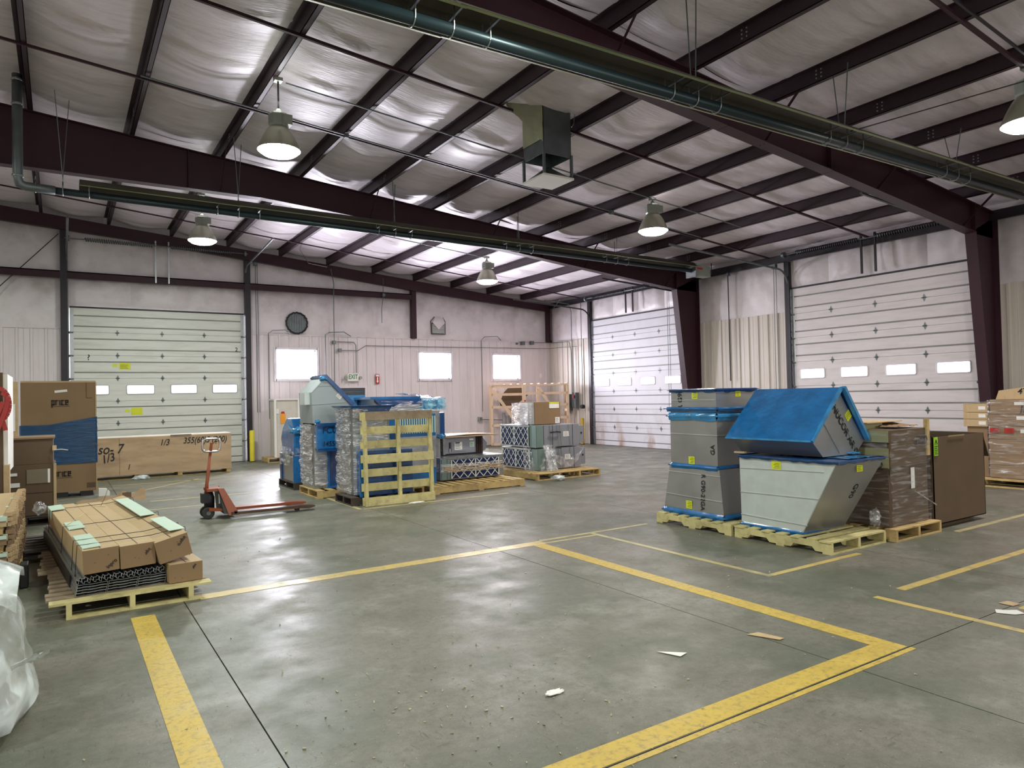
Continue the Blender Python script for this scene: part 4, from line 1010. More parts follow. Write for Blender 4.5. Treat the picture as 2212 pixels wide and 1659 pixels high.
pr = {'price': (-.02, 1.80), 'ice': (0, 0)}
block_word(t, -.15, 1.72, .018); MB().box(-.15, .14, 15.488, 15.49, 1.695, 1.70).build('underline', ink, t)
block_word(t, -.12, .39, .018); MB().box(-.12, .17, 15.488, 15.49, .365, .37).build('underline', ink, t)
sheet_label(t, white, .0, 15.494, 1.98, .20, .045, 'y', rot=radians(6))
sheet_label(t, cardd, .47, 15.494, .20, .14, .09, 'y')
MB().box(.40, .404, 15.49, 15.495, 1.85, 2.14).box(.40, .5, 15.49, 15.495, 1.846, 1.85).build('flap_line', ink, t)
def bw(a, b):
    s = a*2.8
    if s < 1.22: x, y = -.64+s, 15.48
    else: x, y = .58, 15.48+(s-1.22)*.55
    top = 1.36+.13*max(0, (min(s, 1.22)-.45)/.77)
    z = .62+(top-.62)*b
    return (x-.0+.006*noise.noise(Vector((x*4, y, z*30)))*(s > 1.22), y-.008*abs(noise.noise(Vector((x*3+z*2, 1, z*22)))), z)
MB().grid(bw, 60, 40).build('blue_film', plastd, t, True)
t = thing('cardboard_sheet', 'upright pale cardboard sheet between the tall carton and the price carton', 'cardboard', (-.78, 13.6, 0))
MB().box(-.75, -.60, 14.2, 14.23, .05, 2.12).build('sheet', cardl, t); MB().box(-.69, -.64, 14.185, 14.2, 1.3, 1.75).build('tape_strip', white, t)
pallet('dark pallet under the two brown cartons by the tall carton', -.85, -.02, 12.1, 13.1, 'y', wood_d, 6)
t = thing('brown_carton', 'lower brown carton with a packing slip, in front of the price carton', 'carton', (-.4, 12.5, .14))
MB().box(-.63, -.08, 12.15, 13.0, .14, .87).build('body', cardd, t, bevel=.006)
MB().box(-.42, -.14, 12.14, 12.15, .60, .80).build('packing_slip', cards, t); MB().box(-.17, -.14, 12.136, 12.14, .60, .80).build('slip_edge', white, t)
MB().box(-.63, -.53, 12.14, 12.148, .72, .76).box(-.63, -.50, 12.14, 12.148, .56, .62).build('tape_strip', white, t)
MB().box(-.63, -.09, 12.146, 12.15, .46, .465).build('flap_joint', blackm, t)
MB().box(-.10, -.065, 12.14, 12.2, .14, .868).build('corner_edge', cardl, t)  # pale strip stands in for the carton's lit right side
t = thing('dark_carton', 'upper dark brown carton resting on the carton with the packing slip', 'carton', (-.4, 12.5, .87))
MB().box(-.63, -.10, 12.15, 12.95, .87, 1.235).build('body', cardd, t, bevel=.006); MB().box(-.65, -.08, 12.13, 12.97, 1.235, 1.26).build('lid', card, t)
MB().box(-.11, -.06, 12.12, 12.2, 1.06, 1.13).build('foam_block', cardl, t)
MB().tube([(-.09, 12.1, 1.07), (.0, 12.05, 1.075), (.08, 12.02, 1.06)], .006, 4).build('tie', white, t)

# ---- plywood crate by the door
t = thing('plywood_crate', 'long low plywood crate with marker writing, on skids before the end-wall door', 'crate', (2.1, 18.4, 0))
MB().box(.45, 3.49, 18.12, 18.14, .10, .955).build('front_panel', ply, t); MB().box(.45, 3.49, 18.83, 18.85, .10, .955).build('back_panel', ply, t)
MB().box(3.47, 3.49, 18.14, 18.83, .10, .955).build('end_panel', ply, t); MB().box(.45, .47, 18.14, 18.83, .10, .955).build('end_panel', ply, t)
MB().box(.45, 3.49, 18.13, 18.85, .955, .97).build('lid', mat('lid_ply', (226, 216, 204), .4, 0, .1, 2), t)
MB().box(2.15, 2.6, 18.10, 18.15, .968, .975).build('tape_strip', ink, t)
for a in (.45, 1.4, 2.3, 3.38): MB().box(a, a+.1, 18.14, 18.83, .02, .10).build('skid', wood_n, t)
MB().box(.45, 3.45, 18.16, 18.26, 0, .02).box(.45, 3.45, 18.7, 18.8, 0, .02).build('runner', wood_n, t)
for s, a, b, z, r_ in (('so- 7', .30, .92, .70, 0), ('1/3', .26, .87, .50, .25), ('1', .17, 1.28, .28, 0), ('1/3', .20, 2.02, .80, 0), ('355(60)5 (200)', .20, 2.9, .82, 0)): text(s, a, t, ink, (b, 18.117, z), (pi/2, -r_, 0), shear=.25, sx=.8)
MB().box(1.10, 1.103, 18.117, 18.12, .12, .95).build('panel_joint', wood_d, t)
tag(crumple('plastic_scrap', (1.52, 17.95, .04), (.17, .10, .05), plastw, 5), 'crumpled whitish plastic on the floor at the plywood crate', 'plastic')
tag(MB().prism([(.58, .0), (.76, .0), (.76, .07), (.70, .14), (.58, .15)], 'y', 15.2, 15.26).build('foam_scrap', white), 'white foam scrap at the foot of the price carton', 'foam')

# ---- pallet jack
t = thing('pallet_jack', 'worn orange pallet jack parked on the open floor, forks pointing right', 'pallet jack', (2.2, 11.2, 0))
for ya, xe, m in ((11.40, 3.31, orangep), (10.92, 3.31, rustd)):
    prof = [(2.10, .06), (3.0, .06), (xe-.12, .045), (xe, .06), (xe, .075), (3.05, .085), (2.08, .085)]
    MB().prism([(2.08, .055), (3.05, .05), (3.22, .035), (xe, .058), (xe, .075), (3.1, .092), (2.08, .095)], 'y', ya-.08, ya+.08).build('fork', m, t)
    MB().tube([(3.05, ya-.03, .035), (3.05, ya+.03, .035)], .035, 12).build('load_wheel', rubber, t)
MB().hexa([(1.98, 10.86, .08), (2.16, 10.86, .06), (2.16, 11.46, .06), (1.98, 11.46, .08), (1.93, 10.98, .41), (1.985, 10.98, .41), (1.985, 11.34, .41), (1.93, 11.34, .41)]).build('mast_frame', blackm, t)
for ya in (10.85, 11.44):
    MB().hexa([(2.05, ya, .05), (2.20, ya, .05), (2.20, ya+.03, .05), (2.05, ya+.03, .05), (1.92, ya+.1 if ya < 11 else ya-.1, .44), (2.0, ya+.1 if ya < 11 else ya-.1, .44), (2.0, ya+.13 if ya < 11 else ya-.07, .44), (1.92, ya+.13 if ya < 11 else ya-.07, .44)]).build('side_plate', orangep, t)
    MB().tube([(2.14, ya-.01, .09), (2.14, ya+.04, .09)], .022, 10).build('pivot_pin', blackm, t)
MB().box(1.78, 1.98, 11.0, 11.32, .40, .44).build('top_plate', orangep, t)
MB().hexa([(1.8, 10.98, .12), (2.15, 10.88, .1), (2.15, 10.92, .1), (1.8, 11.02, .12), (1.8, 10.98, .17), (2.15, 10.88, .13), (2.15, 10.92, .13), (1.8, 11.02, .17)]).build('link_arm', orangep, t)
MB().lathe([(.0, .12), (.07, .12), (.075, .30), (.06, .34), (.045, .40), (0, .40)], (1.83, 11.15, 0), 14).build('pump_body', blackm, t, True)
MB().rbox((1.77, 11.15, .3), (.1, .16, .14)).build('pump_block', blackm, t)
MB().box(1.93, 1.95, 10.97, 11.0, .22, .36).build('strut', galv, t)
for ya in (11.03, 11.22): MB().tube([(1.80, ya, .085), (1.80, ya+.06, .085)], .085, 20).build('steer_wheel', rubber, t, bevel=.008); MB().tube([(1.80, ya-.006, .085), (1.80, ya+.066, .085)], .03, 12).build('wheel_hub', galvd, t)
MB().tube([(1.79, 11.13, .36), (1.795, 11.13, .48), (1.86, 11.12, 1.06)], [.032, .026, .020], 12).build('tow_bar', orangep, t, True)
pts = []
for qx, qz, aa in ((1, 1, 0), (-1, 1, 90), (-1, -1, 180), (1, -1, 270)):
    for s_ in (0, 30, 60, 90): a = radians(aa+s_); pts.append((1.86+qx*.07+.05*cos(a), 11.12-.02, 1.075+qz*.045+.05*sin(a)))
pts2 = [(x+.0, y, z) for x, y, z in pts]
MB().tube(pts2, .016, 8, True).build('handle_loop', chrome, t, True)
MB().tube([(1.86, 11.1, 1.08), (1.89, 11.09, 1.115), (1.93, 11.08, 1.10)], .008, 6).build('release_lever', orangep, t, True)
MB().tube([(1.855, 11.1, 1.0), (1.862, 11.1, 1.11)], .02, 8).build('grip_socket', orangep, t)

# ---- duct pieces wrapped in blue film, left group
pallet('dark pallet under the small blue wrapped ducts', 3.72, 4.6, 13.5, 14.6, 'x', wood_d, 5)
t = thing('duct_piece', 'lower small duct, blue film ends and bare metal side, beside the white board carton', 'duct', (4.0, 14, .14), 'sheet metal duct pieces left of the yellow pallet')
MB().box(3.76, 4.35, 13.62, 14.5, .14, .62).build('body', duct, t); MB().box(3.74, 4.37, 13.58, 13.63, .12, .64).build('near_cap', bluef, t); MB().box(3.73, 4.37, 14.42, 14.54, .12, .66).build('far_cap', bluef3, t)
film(t, 3.74, 4.36, 13.7, 14.5, .45, .72, plastv, amp=.04, seed=3)
t = thing('duct_piece', 'upper small elbow duct fully in blue film, beside the white board carton', 'duct', (4.0, 14, .66), 'sheet metal duct pieces left of the yellow pallet')
MB().prism([(13.65, .66), (14.5, .66), (14.62, .95), (14.5, 1.15), (14.2, 1.36), (13.8, 1.36), (13.65, 1.12)], 'x', 3.78, 4.4).build('body', bluef, t, bevel=.02)
MB().hexa([(3.76, 13.6, 1.08), (4.42, 13.6, 1.05), (4.42, 14.0, 1.2), (3.76, 14.0, 1.2), (3.76, 13.6, 1.12), (4.42, 13.6, 1.12), (4.42, 14.0, 1.24), (3.76, 14.0, 1.24)]).build('flange', bluef2, t)
MB().bar((3.95, 13.61, 1.05), (4.4, 13.61, .80), .05, .03).build('fold', bluef3, t)
film(t, 3.78, 4.38, 13.65, 14.5, .62, .80, plastv, amp=.05, seed=8)
crumple('film_bunch', (3.9, 13.7, 1.12), (.16, .12, .07), bluef2, 9, t)
pallet('pale new pallet under the tall wrapped duct with the blue FCU panel', 3.71, 4.9, 12.0, 13.1, 'x', wood_n, 6)
t = thing('duct_piece', 'tall duct in glinting stretch film left of the blue FCU panel', 'duct', (4.0, 12.7, .14), 'sheet metal duct pieces left of the yellow pallet')
MB().box(3.76, 3.98, 12.33, 13.05, .14, 1.27).build('body', galv, t); MB().box(3.76, 3.98, 12.98, 13.15, 1.27, 1.56).build('upper_body', galv, t); MB().box(3.98, 4.22, 12.34, 13.0, .14, .84).build('lower_body', ductg, t)
MB().box(4.0, 4.03, 12.31, 12.34, .14, .84).build('edge_strip', bluef, t); MB().box(4.03, 4.3, 12.33, 12.36, .15, .84).build('end_film', bluef3, t); MB().box(3.98, 4.34, 12.28, 12.4, .135, .17).build('bottom_flange', bluef, t)
film(t, 3.755, 3.98, 12.325, 13.06, .2, 1.28, plast, amp=.045, off=.015, nu=90, nv=90, seed=2)
t = thing('duct_piece', 'blue film covered duct end marked FCU', 'duct', (4.0, 12.5, .84), 'sheet metal duct pieces left of the yellow pallet')
MB().box(3.775, 4.45, 12.17, 12.31, .84, 1.27).build('body', bluef, t, bevel=.012); MB().box(4.3, 4.45, 12.31, 12.9, .84, 1.27).build('return', bluef3, t); MB().box(3.765, 4.47, 12.14, 12.19, 1.25, 1.30).build('flange', bluef3, t); MB().box(3.765, 4.47, 12.14, 12.19, .80, .84).build('flange', bluef3, t)
text('FCU', .15, t, inkb, (4.0, 12.164, 1.17), FY, shear=.1); text('14553', .125, t, inkb, (4.0, 12.164, .93), FY, shear=.1, sx=.9)
t = thing('duct_piece', 'tall grey elbow duct with slanted top and blue covered slope, above the FCU panel', 'duct', (4.0, 12.5, 1.3), 'sheet metal duct pieces left of the yellow pallet')
poly = [(3.70, 1.30), (4.36, 1.30), (4.46, 1.60), (4.42, 1.645), (3.945, 2.135), (3.69, 1.86)]
poly = [(3.70, 1.30), (4.34, 1.30), (4.42, 1.63), (3.93, 2.10), (3.685, 1.845)]
MB().prism(poly, 'y', 12.18, 12.95).build('body', ductg, t)
MB().hexa([(4.40, 12.14, 1.60), (4.47, 12.14, 1.63), (4.47, 12.99, 1.63), (4.40, 12.99, 1.60), (3.90, 12.14, 2.12), (3.95, 12.14, 2.16), (3.95, 12.99, 2.16), (3.90, 12.99, 2.12)]).build('blue_cover', bluef3, t)
seams(t, [((3.69, 12.176, 1.63), (4.41, 12.176, 1.665)), ((3.80, 12.176, 1.955), (4.1, 12.176, 1.965)), ((3.69, 12.178, 1.84), (3.93, 12.178, 2.10))], ductg)
crumple('film_bunch', (3.90, 12.2, 2.09), (.07, .08, .045), bluef2, 4, t); crumple('film_bunch', (4.42, 12.25, 1.55), (.05, .08, .08), bluef, 14, t); crumple('film_bunch', (3.78, 12.2, 1.33), (.05, .06, .04), bluef2, 24, t)
sheet_label(t, white, 4.19, 12.176, 1.78, .1, .1, 'y', inkm=ink, rot=radians(-42))
MB().box(3.60, 3.69, 12.3, 12.6, 1.63, 1.84).build('side_collar', ductw, t)
pallet('dark old pallet under the tall film wrapped duct behind the yellow pallet', 3.87, 5.0, 10.76, 11.55, 'x', wood_d, 6)
t = thing('duct_piece', 'tall duct in clear film with blue lower corner, next to the upright yellow pallet', 'duct', (4.4, 11.2, .14), 'sheet metal duct pieces left of the yellow pallet')
MB().box(4.0, 4.62, 11.0, 11.7, .14, 1.55).build('body', duct, t); MB().box(4.03, 4.62, 10.97, 11.0, .14, 1.5).build('front_sheet', ductg, t)
MB().box(4.04, 4.95, 10.78, 11.02, .14, .86).build('lower_cover', bluef3, t, bevel=.01); MB().box(4.02, 4.06, 10.76, 10.8, .13, .87).build('cover_edge', bluef, t)
MB().hexa([(3.93, 10.9, 1.57), (4.68, 10.9, 1.57), (4.68, 11.75, 1.57), (3.93, 11.75, 1.57), (3.90, 10.88, 1.60), (4.72, 10.88, 1.60), (4.72, 11.8, 1.60), (3.90, 11.8, 1.60)]).build('top_flange', bluef3, t)
MB().prism([(4.1, 1.57), (4.66, 1.57), (4.60, 1.48), (4.2, 1.46)], 'y', 10.95, 10.97).build('hanging_film', bluef3, t)
film(t, 3.98, 4.6, 10.99, 11.72, .16, 1.56, plast, amp=.04, off=.012, nu=100, nv=90, seed=6)
t = thing('duct_piece', 'wide blue capped duct standing behind the upright yellow pallet', 'duct', (5.2, 12.4, 0), 'sheet metal duct pieces left of the yellow pallet')
MB().box(4.85, 5.72, 12.2, 12.9, .12, 1.70).build('body', duct, t); MB().box(4.75, 5.75, 12.12, 13.0, 1.70, 1.745).build('top_flange', bluef, t)
MB().prism([(4.8, 1.70), (5.8, 1.70), (5.72, 1.60), (4.95, 1.58)], 'y', 12.1, 12.13).build('hanging_film', bluef3, t); MB().box(5.0, 5.75, 12.16, 12.2, 1.15, 1.62).build('front_sheet', galv, t)
film(t, 4.95, 5.8, 12.12, 12.9, 1.2, 1.66, plast, amp=.02, seed=12)
MB().box(4.95, 5.75, 12.0, 12.15, .1, 1.0).build('lower_sheet', bluef3, t)
t = thing('duct_piece', 'blue film box marked FC peeking up right of the slanted elbow duct', 'duct', (4.9, 13, 1.2), 'sheet metal duct pieces left of the yellow pallet')
MB().box(4.63, 4.98, 12.98, 13.6, 1.2, 1.79).build('body', bluef2, t, bevel=.012); text('FC', .16, t, inkb, (4.90, 12.974, 1.65), FY)
t = thing('duct_piece', 'small duct in crumpled pale blue film topping the group at its right end', 'duct', (5.9, 12.4, 1.5), 'sheet metal duct pieces left of the yellow pallet')
MB().box(5.78, 6.22, 12.12, 12.7, 1.49, 1.67).build('body', bluef, t, bevel=.01); MB().box(5.86, 6.06, 12.11, 12.12, 1.56, 1.62).build('slot', galv, t)
film(t, 5.74, 6.26, 12.08, 12.75, 1.47, 1.70, plastb, amp=.03, off=.0, seed=21, nv=14)
MB().grid(lambda a, b: (5.45+.8*a, 12.06+.7*b, 1.80-.10*a+.03*noise.noise(Vector((a*6, b*6, 9)))), 18, 12).build('film_sheet', plastb, t, True)
t = thing('duct_piece', 'upright grey duct with blue edge to the right of the yellow pallet top', 'duct', (6.1, 12.2, .1), 'sheet metal duct pieces left of the yellow pallet')
MB().box(5.78, 6.08, 11.98, 12.08, .12, 1.46).build('body', galv, t); MB().box(6.08, 6.17, 11.96, 12.1, .95, 1.42).build('blue_edge', bluef3, t); crumple('film_bunch', (6.1, 12.0, .97), (.1, .06, .05), bluef2, 31, t)
t = thing('slatted_unit', 'blue wrapped coil unit with pale slats seen through the yellow pallet', 'unit', (5.2, 11.6, .14))
MB().box(4.98, 5.72, 11.45, 11.95, .16, 1.42).build('cabinet', bluef, t)
mb = MB()
for k in range(16): mb.box(5.02+k*.045, 5.035+k*.045, 11.43, 11.45, 1.08, 1.38)
mb.build('slat', tape, t)
MB().box(5.0, 5.72, 11.44, 11.455, .45, 1.02).build('sheet', galv, t)
pallet('pallet hidden behind the upright yellow pallet', 4.98, 5.4, 11.3, 12.4, 'y', wood_n, 5)

# upright pallet
t = thing('upright_pallet', 'yellow wooden pallet stood on edge, leaning on the wrapped ducts', 'pallet', (0, 0, 0)); WL[t.name] = (0, 0, 0)
for k, x in enumerate((.02, .59, 1.16)): MB().box(x, x+.045, .02, .11, 0, 1.5).build('stringer', wood_y, t)
for z, m in ((.005, wood_y), (.68, wood_g), (1.37, wood_g)): MB().box(.05, 1.21, .0, .02, z, z+.135).build('front_board', wood_y if z < 1 else m, t)
for k in range(7): z = .01+k*.2265; MB().box(-.01+random.uniform(-.006, .006), 1.205, .11, .127, z, z+.125).build('deck_board', wood_y, t)
t.location = (4.03, 10.57, 0); t.rotation_euler = (radians(-2.8), 0, radians(-1.5))
mb = MB()
for (x, z) in ((.55, .07), (.80, .075), (.42, 1.2), (.78, 1.18), (.3, .22)):
    pass
tag(crumple('paper_scrap', (4.85, 10.42, .012), (.14, .05, .012), white, 11), 'shredded white scrap on the floor below the upright pallet', 'scrap')

# ---- white board carton by the wall
pallet('short pale pallet under the tall white carton by the end wall', 4.82, 5.72, 20.05, 20.75, 'y', wood_n, 5)
t = thing('white_carton', 'tall white board carton with an orange sticker, by the end wall', 'carton', (5.4, 20.5, .14))
MB().box(5.06, 5.72, 20.12, 20.72, .14, 1.74).build('body', mat('pale_board', (206, 200, 190), .6, 0, .08, 4), t); MB().box(5.02, 5.76, 20.08, 20.76, 1.74, 1.78).build('foam_lid', white, t)
MB().box(5.02, 5.08, 20.08, 20.14, .14, 1.74).box(5.68, 5.76, 20.08, 20.14, .14, 1.74).build('foam_post', white, t)
MB().box(5.20, 5.33, 20.105, 20.115, 1.08, 1.36).build('orange_sticker', orange, t); MB().prism([(5.21, 1.36), (5.32, 1.36), (5.30, 1.42), (5.23, 1.42)], 'y', 20.105, 20.115).build('red_tab', redm, t)
MB().box(5.08, 5.16, 20.10, 20.11, 1.36, 1.5).build('label', white, t)

# ---- filter units
def diamond(parent, axis, p0, u0, u1, z0, z1, nx):
    """pleated blue filter with a white diamond grid. axis 'y' faces -y at y=p0; 'x' faces -x at x=p0"""
    mb = MB(); bx = (lambda a, b, c, d, t0, t1: mb.box(a, b, p0+t0, p0+t1, c, d)) if axis == 'y' else (lambda a, b, c, d, t0, t1: mb.box(p0+t0, p0+t1, a, b, c, d))
    n = int((z1-z0)/.022)
    for k in range(n): z = z0+(z1-z0)*k/n; bx(u0, u1, z, z+(z1-z0)/n*.55, .004, .03)
    bx(u0, u1, z0, z1, .02, .04)
    mb.build('filter_media', filt, parent)
    mb = MB(); P_ = (lambda u, z: (u, p0-.002, z)) if axis == 'y' else (lambda u, z: (p0-.002, u, z))
    st = (u1-u0)/nx
    lo, hi = u0-(z1-z0)*2, u1+(z1-z0)*2; k = -12
    sl = (z1-z0)/(st*round((z1-z0)/st/.9+.01) if (z1-z0)/st > .5 else st)
    for k in range(-12, nx+12):
        for s_ in (1, -1):
            ua = u0+k*st; ub = ua+s_*(z1-z0)*.92
            # clip to u0..u1
            za, zb_2 = z0, z1; A, B = ua, ub
            if (A < u0+1e-4 and B < u0+1e-4) or (A > u1-1e-4 and B > u1-1e-4): continue
            def cl(u): return z0+(u-ua)/(ub-ua)*(z1-z0)
            for lim in (u0, u1):
                if (A-lim)*(B-lim) < 0:
                    zl = cl(lim)
                    if (lim == u0 and A < u0) or (lim == u1 and A > u1): A, za = lim, zl
                    else: B, zb_2 = lim, zl
            if abs(A-B) > .01: mb.bar(P_(A, za), P_(B, zb_2), .013, .006, (0, 1, 0) if axis == 'y' else (1, 0, 0))
    for a in (u0, (u0+u1)/2, u1):
        p, q = P_(a, z0), P_(a, z1); mb.bar(p, q, .02, .008, (0, 1, 0) if axis == 'y' else (1, 0, 0))
    mb.build('filter_grid', filtw, parent)
pallet('long pallet under the two stacked units right of the yellow pallet', 5.5, 7.40, 11.08, 12.35, 'x', wood_n, 11, bottoms=3)
t = thing('filter_unit', 'lower grey unit with a wide diamond filter, right of the yellow pallet', 'unit', (6.6, 12.2, .14))
MB().box(5.94, 7.30, 11.72, 12.75, .155, .57).build('cabinet', unitg, t, bevel=.006); MB().box(5.93, 7.31, 11.71, 12.76, .545, .575).build('top_rim', galv, t)
MB().box(5.96, 6.05, 11.70, 11.72, .16, .545).build('side_panel', unitgr, t); MB().box(6.08, 6.14, 11.705, 11.72, .16, .54).build('side_panel', unitgr, t)
MB().box(7.22, 7.31, 11.69, 11.72, .16, .575).build('end_post', galv, t)
diamond(t, 'y', 11.69, 6.16, 7.20, .18, .525, 6)
for z in (.40, .36, .33): MB().tube([(6.0+.1*k, 11.675, z+.012*sin(k*1.3+z*40)) for k in range(14)], .007, 5).build('twine', cardl, t)
film(t, 5.93, 7.31, 11.70, 12.76, .30, .46, plast, amp=.01, seed=41, nv=10)
t = thing('coil_unit', 'upper grey unit with louvred end, rating plate and copper coil, under plywood', 'unit', (6.6, 12.4, .6))
MB().box(6.22, 6.93, 12.1, 12.7, .61, .925).build('cabinet', unitg, t, bevel=.006); MB().box(6.1, 7.1, 12.12, 12.7, .575, .61).build('rail', blackm, t)
MB().box(6.20, 6.24, 12.08, 12.72, .60, .93).build('end_frame', galv, t)
mb = MB()
for k in range(9):
    for q in range(4): mb.box(6.19, 6.2, 12.14+q*.135, 12.24+q*.135, .63+k*.031, .645+k*.031)
mb.build('louvre', white, t)
MB().box(6.19, 6.195, 12.12, 12.7, .61, .92).build('louvre_backing', blackm, t)
MB().box(6.33, 6.36, 12.09, 12.1, .64, .83).build('slot', blackm, t); MB().box(6.335, 6.35, 12.085, 12.09, .64, .71).build('latch', white, t)
MB().box(6.38, 6.70, 12.088, 12.1, .65, .85).build('cover', unitg, t)
sheet_label(t, white, 6.53, 12.088, .755, .17, .15, 'y', 'rating_plate', ink); sheet_label(t, tape, 6.84, 12.098, .77, .10, .10, 'y', 'notice', ink); sheet_label(t, white, 6.83, 12.098, .87, .09, .03, 'y', 'notice')
MB().box(6.46, 6.56, 12.082, 12.086, .81, .828).build('plate_band', inkb, t)
mb = MB()
for k in range(12):
    for q in range(3): pts = [(6.95+q*.045, 12.1-.03*sin(pi*s/4), .62+k*.025+.012*s/4) for s in range(5)]; mb.tube(pts, .008, 5)
mb.build('return_bends', coil, t)
MB().box(6.93, 7.1, 12.12, 12.65, .61, .925).build('coil_block', blackm, t)
MB().hexa([(7.1, 12.15, .61), (7.18, 12.15, .64), (7.18, 12.6, .64), (7.1, 12.6, .61), (7.1, 12.15, .91), (7.22, 12.15, .78), (7.22, 12.6, .78), (7.1, 12.6, .91)]).build('drain_hood', unitg, t)
t = thing('plywood_sheet', 'warped plywood sheet lying on the unit with the copper coil', 'plywood', (6.6, 12.4, .95))
MB().grid(lambda a, b: (6.05+1.35*a, 12.0+.75*b, .955+.02*sin(a*3)), 10, 4).build('top_ply', ply, t); MB().box(6.05, 7.4, 12.0, 12.75, .93, .955).build('core', ply, t, bevel=.003)
tag(MB().grid(lambda a, b: (7.25+.75*a, 12.9+.3*b+.2*a, .62*b*(1-.1*a)), 8, 6).build('paper_sheet', white), 'large pale sheet leaning between the two pairs of units', 'paper')

pallet('pallet under the two filter units with the carton on top', 8.0, 9.62, 11.5, 13.5, 'y', wood_n, 12, bottoms=4, nst=4)
for z0, z1, lab, dx in ((.15, .59, 'lower blue filter unit draped in torn film, below the brown carton', 0), (.62, 1.08, 'upper blue filter unit with green straps, directly under the brown carton', -.03)):
    t = thing('filter_unit', lab, 'unit', (8.9, 12.5, z0))
    a = 8.32+dx
    MB().box(a, 9.45+dx, 11.95, 13.3, z0, z1).build('cabinet', unitg, t, bevel=.006)
    MB().box(a-.005, a+.16, 11.94, 11.95, z0+.005, z1-.005).build('side_panel', unitgr, t)
    MB().box(a-.012, a, 11.94, 12.18, z0, z1).build('end_panel', unitgr, t)
    MB().box(a-.03, a, 12.16, 13.32, z1-.035, z1+.004).box(a-.03, a, 12.16, 13.32, z0, z0+.03).build('filter_rail', galv, t)
    diamond(t, 'x', a-.03, 12.2, 13.28, z0+.035, z1-.04, 6)
    MB().box(9.45+dx, 9.62+dx, 12.0, 13.1, z0+.05, z1-.04).build('duct_collar', unitg, t)
    MB().box(a+.42, a+.425, 11.943, 11.95, z0, z1).box(a+.19, a+.195, 11.943, 11.95, z0, z1).box(a+.95, a+.955, 11.943, 11.95, z0, z1).build('panel_joint', blackm, t)
    sheet_label(t, white, a+.78, 11.945, z1-.2, .16, .11, 'y', 'rating_plate', ink)
    for k in (.36, .55, .62, .85): MB().tube([(a+k-.02, 11.935, z1+.004), (a+k+.03, 11.93, z0)], .005, 4).build('green_strap', unitgr, t)
    MB().tube([(9.55+dx, 11.99, (z0+z1)/2+.03), (9.55+dx, 12.0, (z0+z1)/2+.03)], .02, 10).build('knockout', blackm, t)
t = thing('torn_film', 'clear film torn and trailing from the filter units to the floor', 'film', (8.3, 11.9, .6))
MB().grid(lambda a, b: (8.22+.45*a-.08*b+.05*noise.noise(Vector((a*9, b*4, 2))), 12.35-.55*a-.15*b+.06*noise.noise(Vector((a*7, b*5, 6))), .66-.55*b+.03*noise.noise(Vector((a*9, b*6, 1)))), 26, 26).build('drape', plastv, t, True)
MB().grid(lambda a, b: (8.40+.22*a+.05*b+.04*noise.noise(Vector((a*11, b*3, 8))), 11.86-.18*b+.05*noise.noise(Vector((a*9, b*4, 3))), .68-.66*b), 14, 30).build('drape', plastv, t, True)
MB().grid(lambda a, b: (8.55+.95*a, 11.89-.04*sin(pi*a)+.03*noise.noise(Vector((a*12, b*5, 3))), .60-.42*sin(pi*a)**.8*(.5+.5*b)+.03*noise.noise(Vector((a*12, b*5, 1)))), 40, 8).build('drape', plastv, t, True)
for q in range(5): tuck(t, [(8.45+.02*q, 11.86, .66), (8.47+.015*q, 11.80, .35), (8.52+.05*q, 11.72-.02*q, .05)], plastv, .012, 'strand')
for z in (.93, .60): tuck(t, [(8.62, 11.9, z), (8.75, 11.88, z+.01), (8.88, 11.89, z-.005)], mat('dark_twist', (52, 52, 54), .3), .018, 'strand')
tag(crumple('film_scrap', (8.35, 11.3, .05), (.16, .10, .05), plastw, 17), 'crumpled film lying on the floor before the filter units', 'plastic')
t = thing('brown_carton', 'brown carton with a yellow corner label, standing on the filter units', 'carton', (8.8, 12.6, 1.09))
MB().box(8.44, 9.12, 12.2, 12.75, 1.09, 1.57).build('body', card, t, bevel=.006); MB().box(8.43, 8.44, 12.22, 12.74, 1.10, 1.56).build('side_panel', mat('grey_board', (180, 178, 176), .5), t)
MB().box(8.82, 9.08, 12.19, 12.2, 1.43, 1.56).build('label', white, t); MB().box(8.82, 9.08, 12.186, 12.19, 1.53, 1.56).build('label_band', yel, t); sheet_label(t, white, 9.03, 12.195, 1.17, .12, .13, 'y', inkm=ink)
film(t, 8.36, 8.6, 12.3, 12.95, 1.09, 1.56, plast, amp=.02, seed=33, nv=20)

# ---- open pine crate in the corner
t = thing('pine_crate', 'open pine stud crate standing in the corner, cardboard inside', 'crate', (13.6, 20.2, 0))
A_ = Vector((12.4, 20.5, 0)); B_ = Vector((14.8, 19.35, 0)); dv = (B_-A_).normalized(); nv_ = Vector((-dv.y, dv.x, 0)); nv_ = nv_ if nv_.y > 0 else -nv_
def cp(s, d, z): p = A_+dv*s+nv_*d; return (p.x, p.y, z)
LC = (B_-A_).length
def st_(p, q, wd=.09, m=wood_p): MB().bar(p, q, wd, .04, nv_).build('stud', m, t)
for s in (0, LC): st_(cp(s, 0, .04), cp(s, 0, 2.08))
st_(cp(LC*.42, -.04, .04), cp(LC*.42, -.04, 2.10), .13); st_(cp(LC*.62, .3, .9), cp(LC*.62, .3, 2.05), .08)
for z in (2.05, 1.78, 1.35, .72, .08): st_(cp(0, 0, z), cp(LC*.42, 0, z), .085)
for z in (1.80, 1.40, .95): st_(cp(LC*.42, 0, z), cp(LC, 0, z), .085)
st_(cp(.05, -.03, 1.95), cp(LC*.36, -.03, .62), .1); st_(cp(LC*.62, -.0, 2.0), cp(LC*.85, 0, 1.0), .1); st_(cp(LC*.2, .3, 1.3), cp(LC*.4, .3, .9), .06)
for d in (0, .5): st_(cp(0, d, 2.1), cp(LC, d, 2.1), .05)
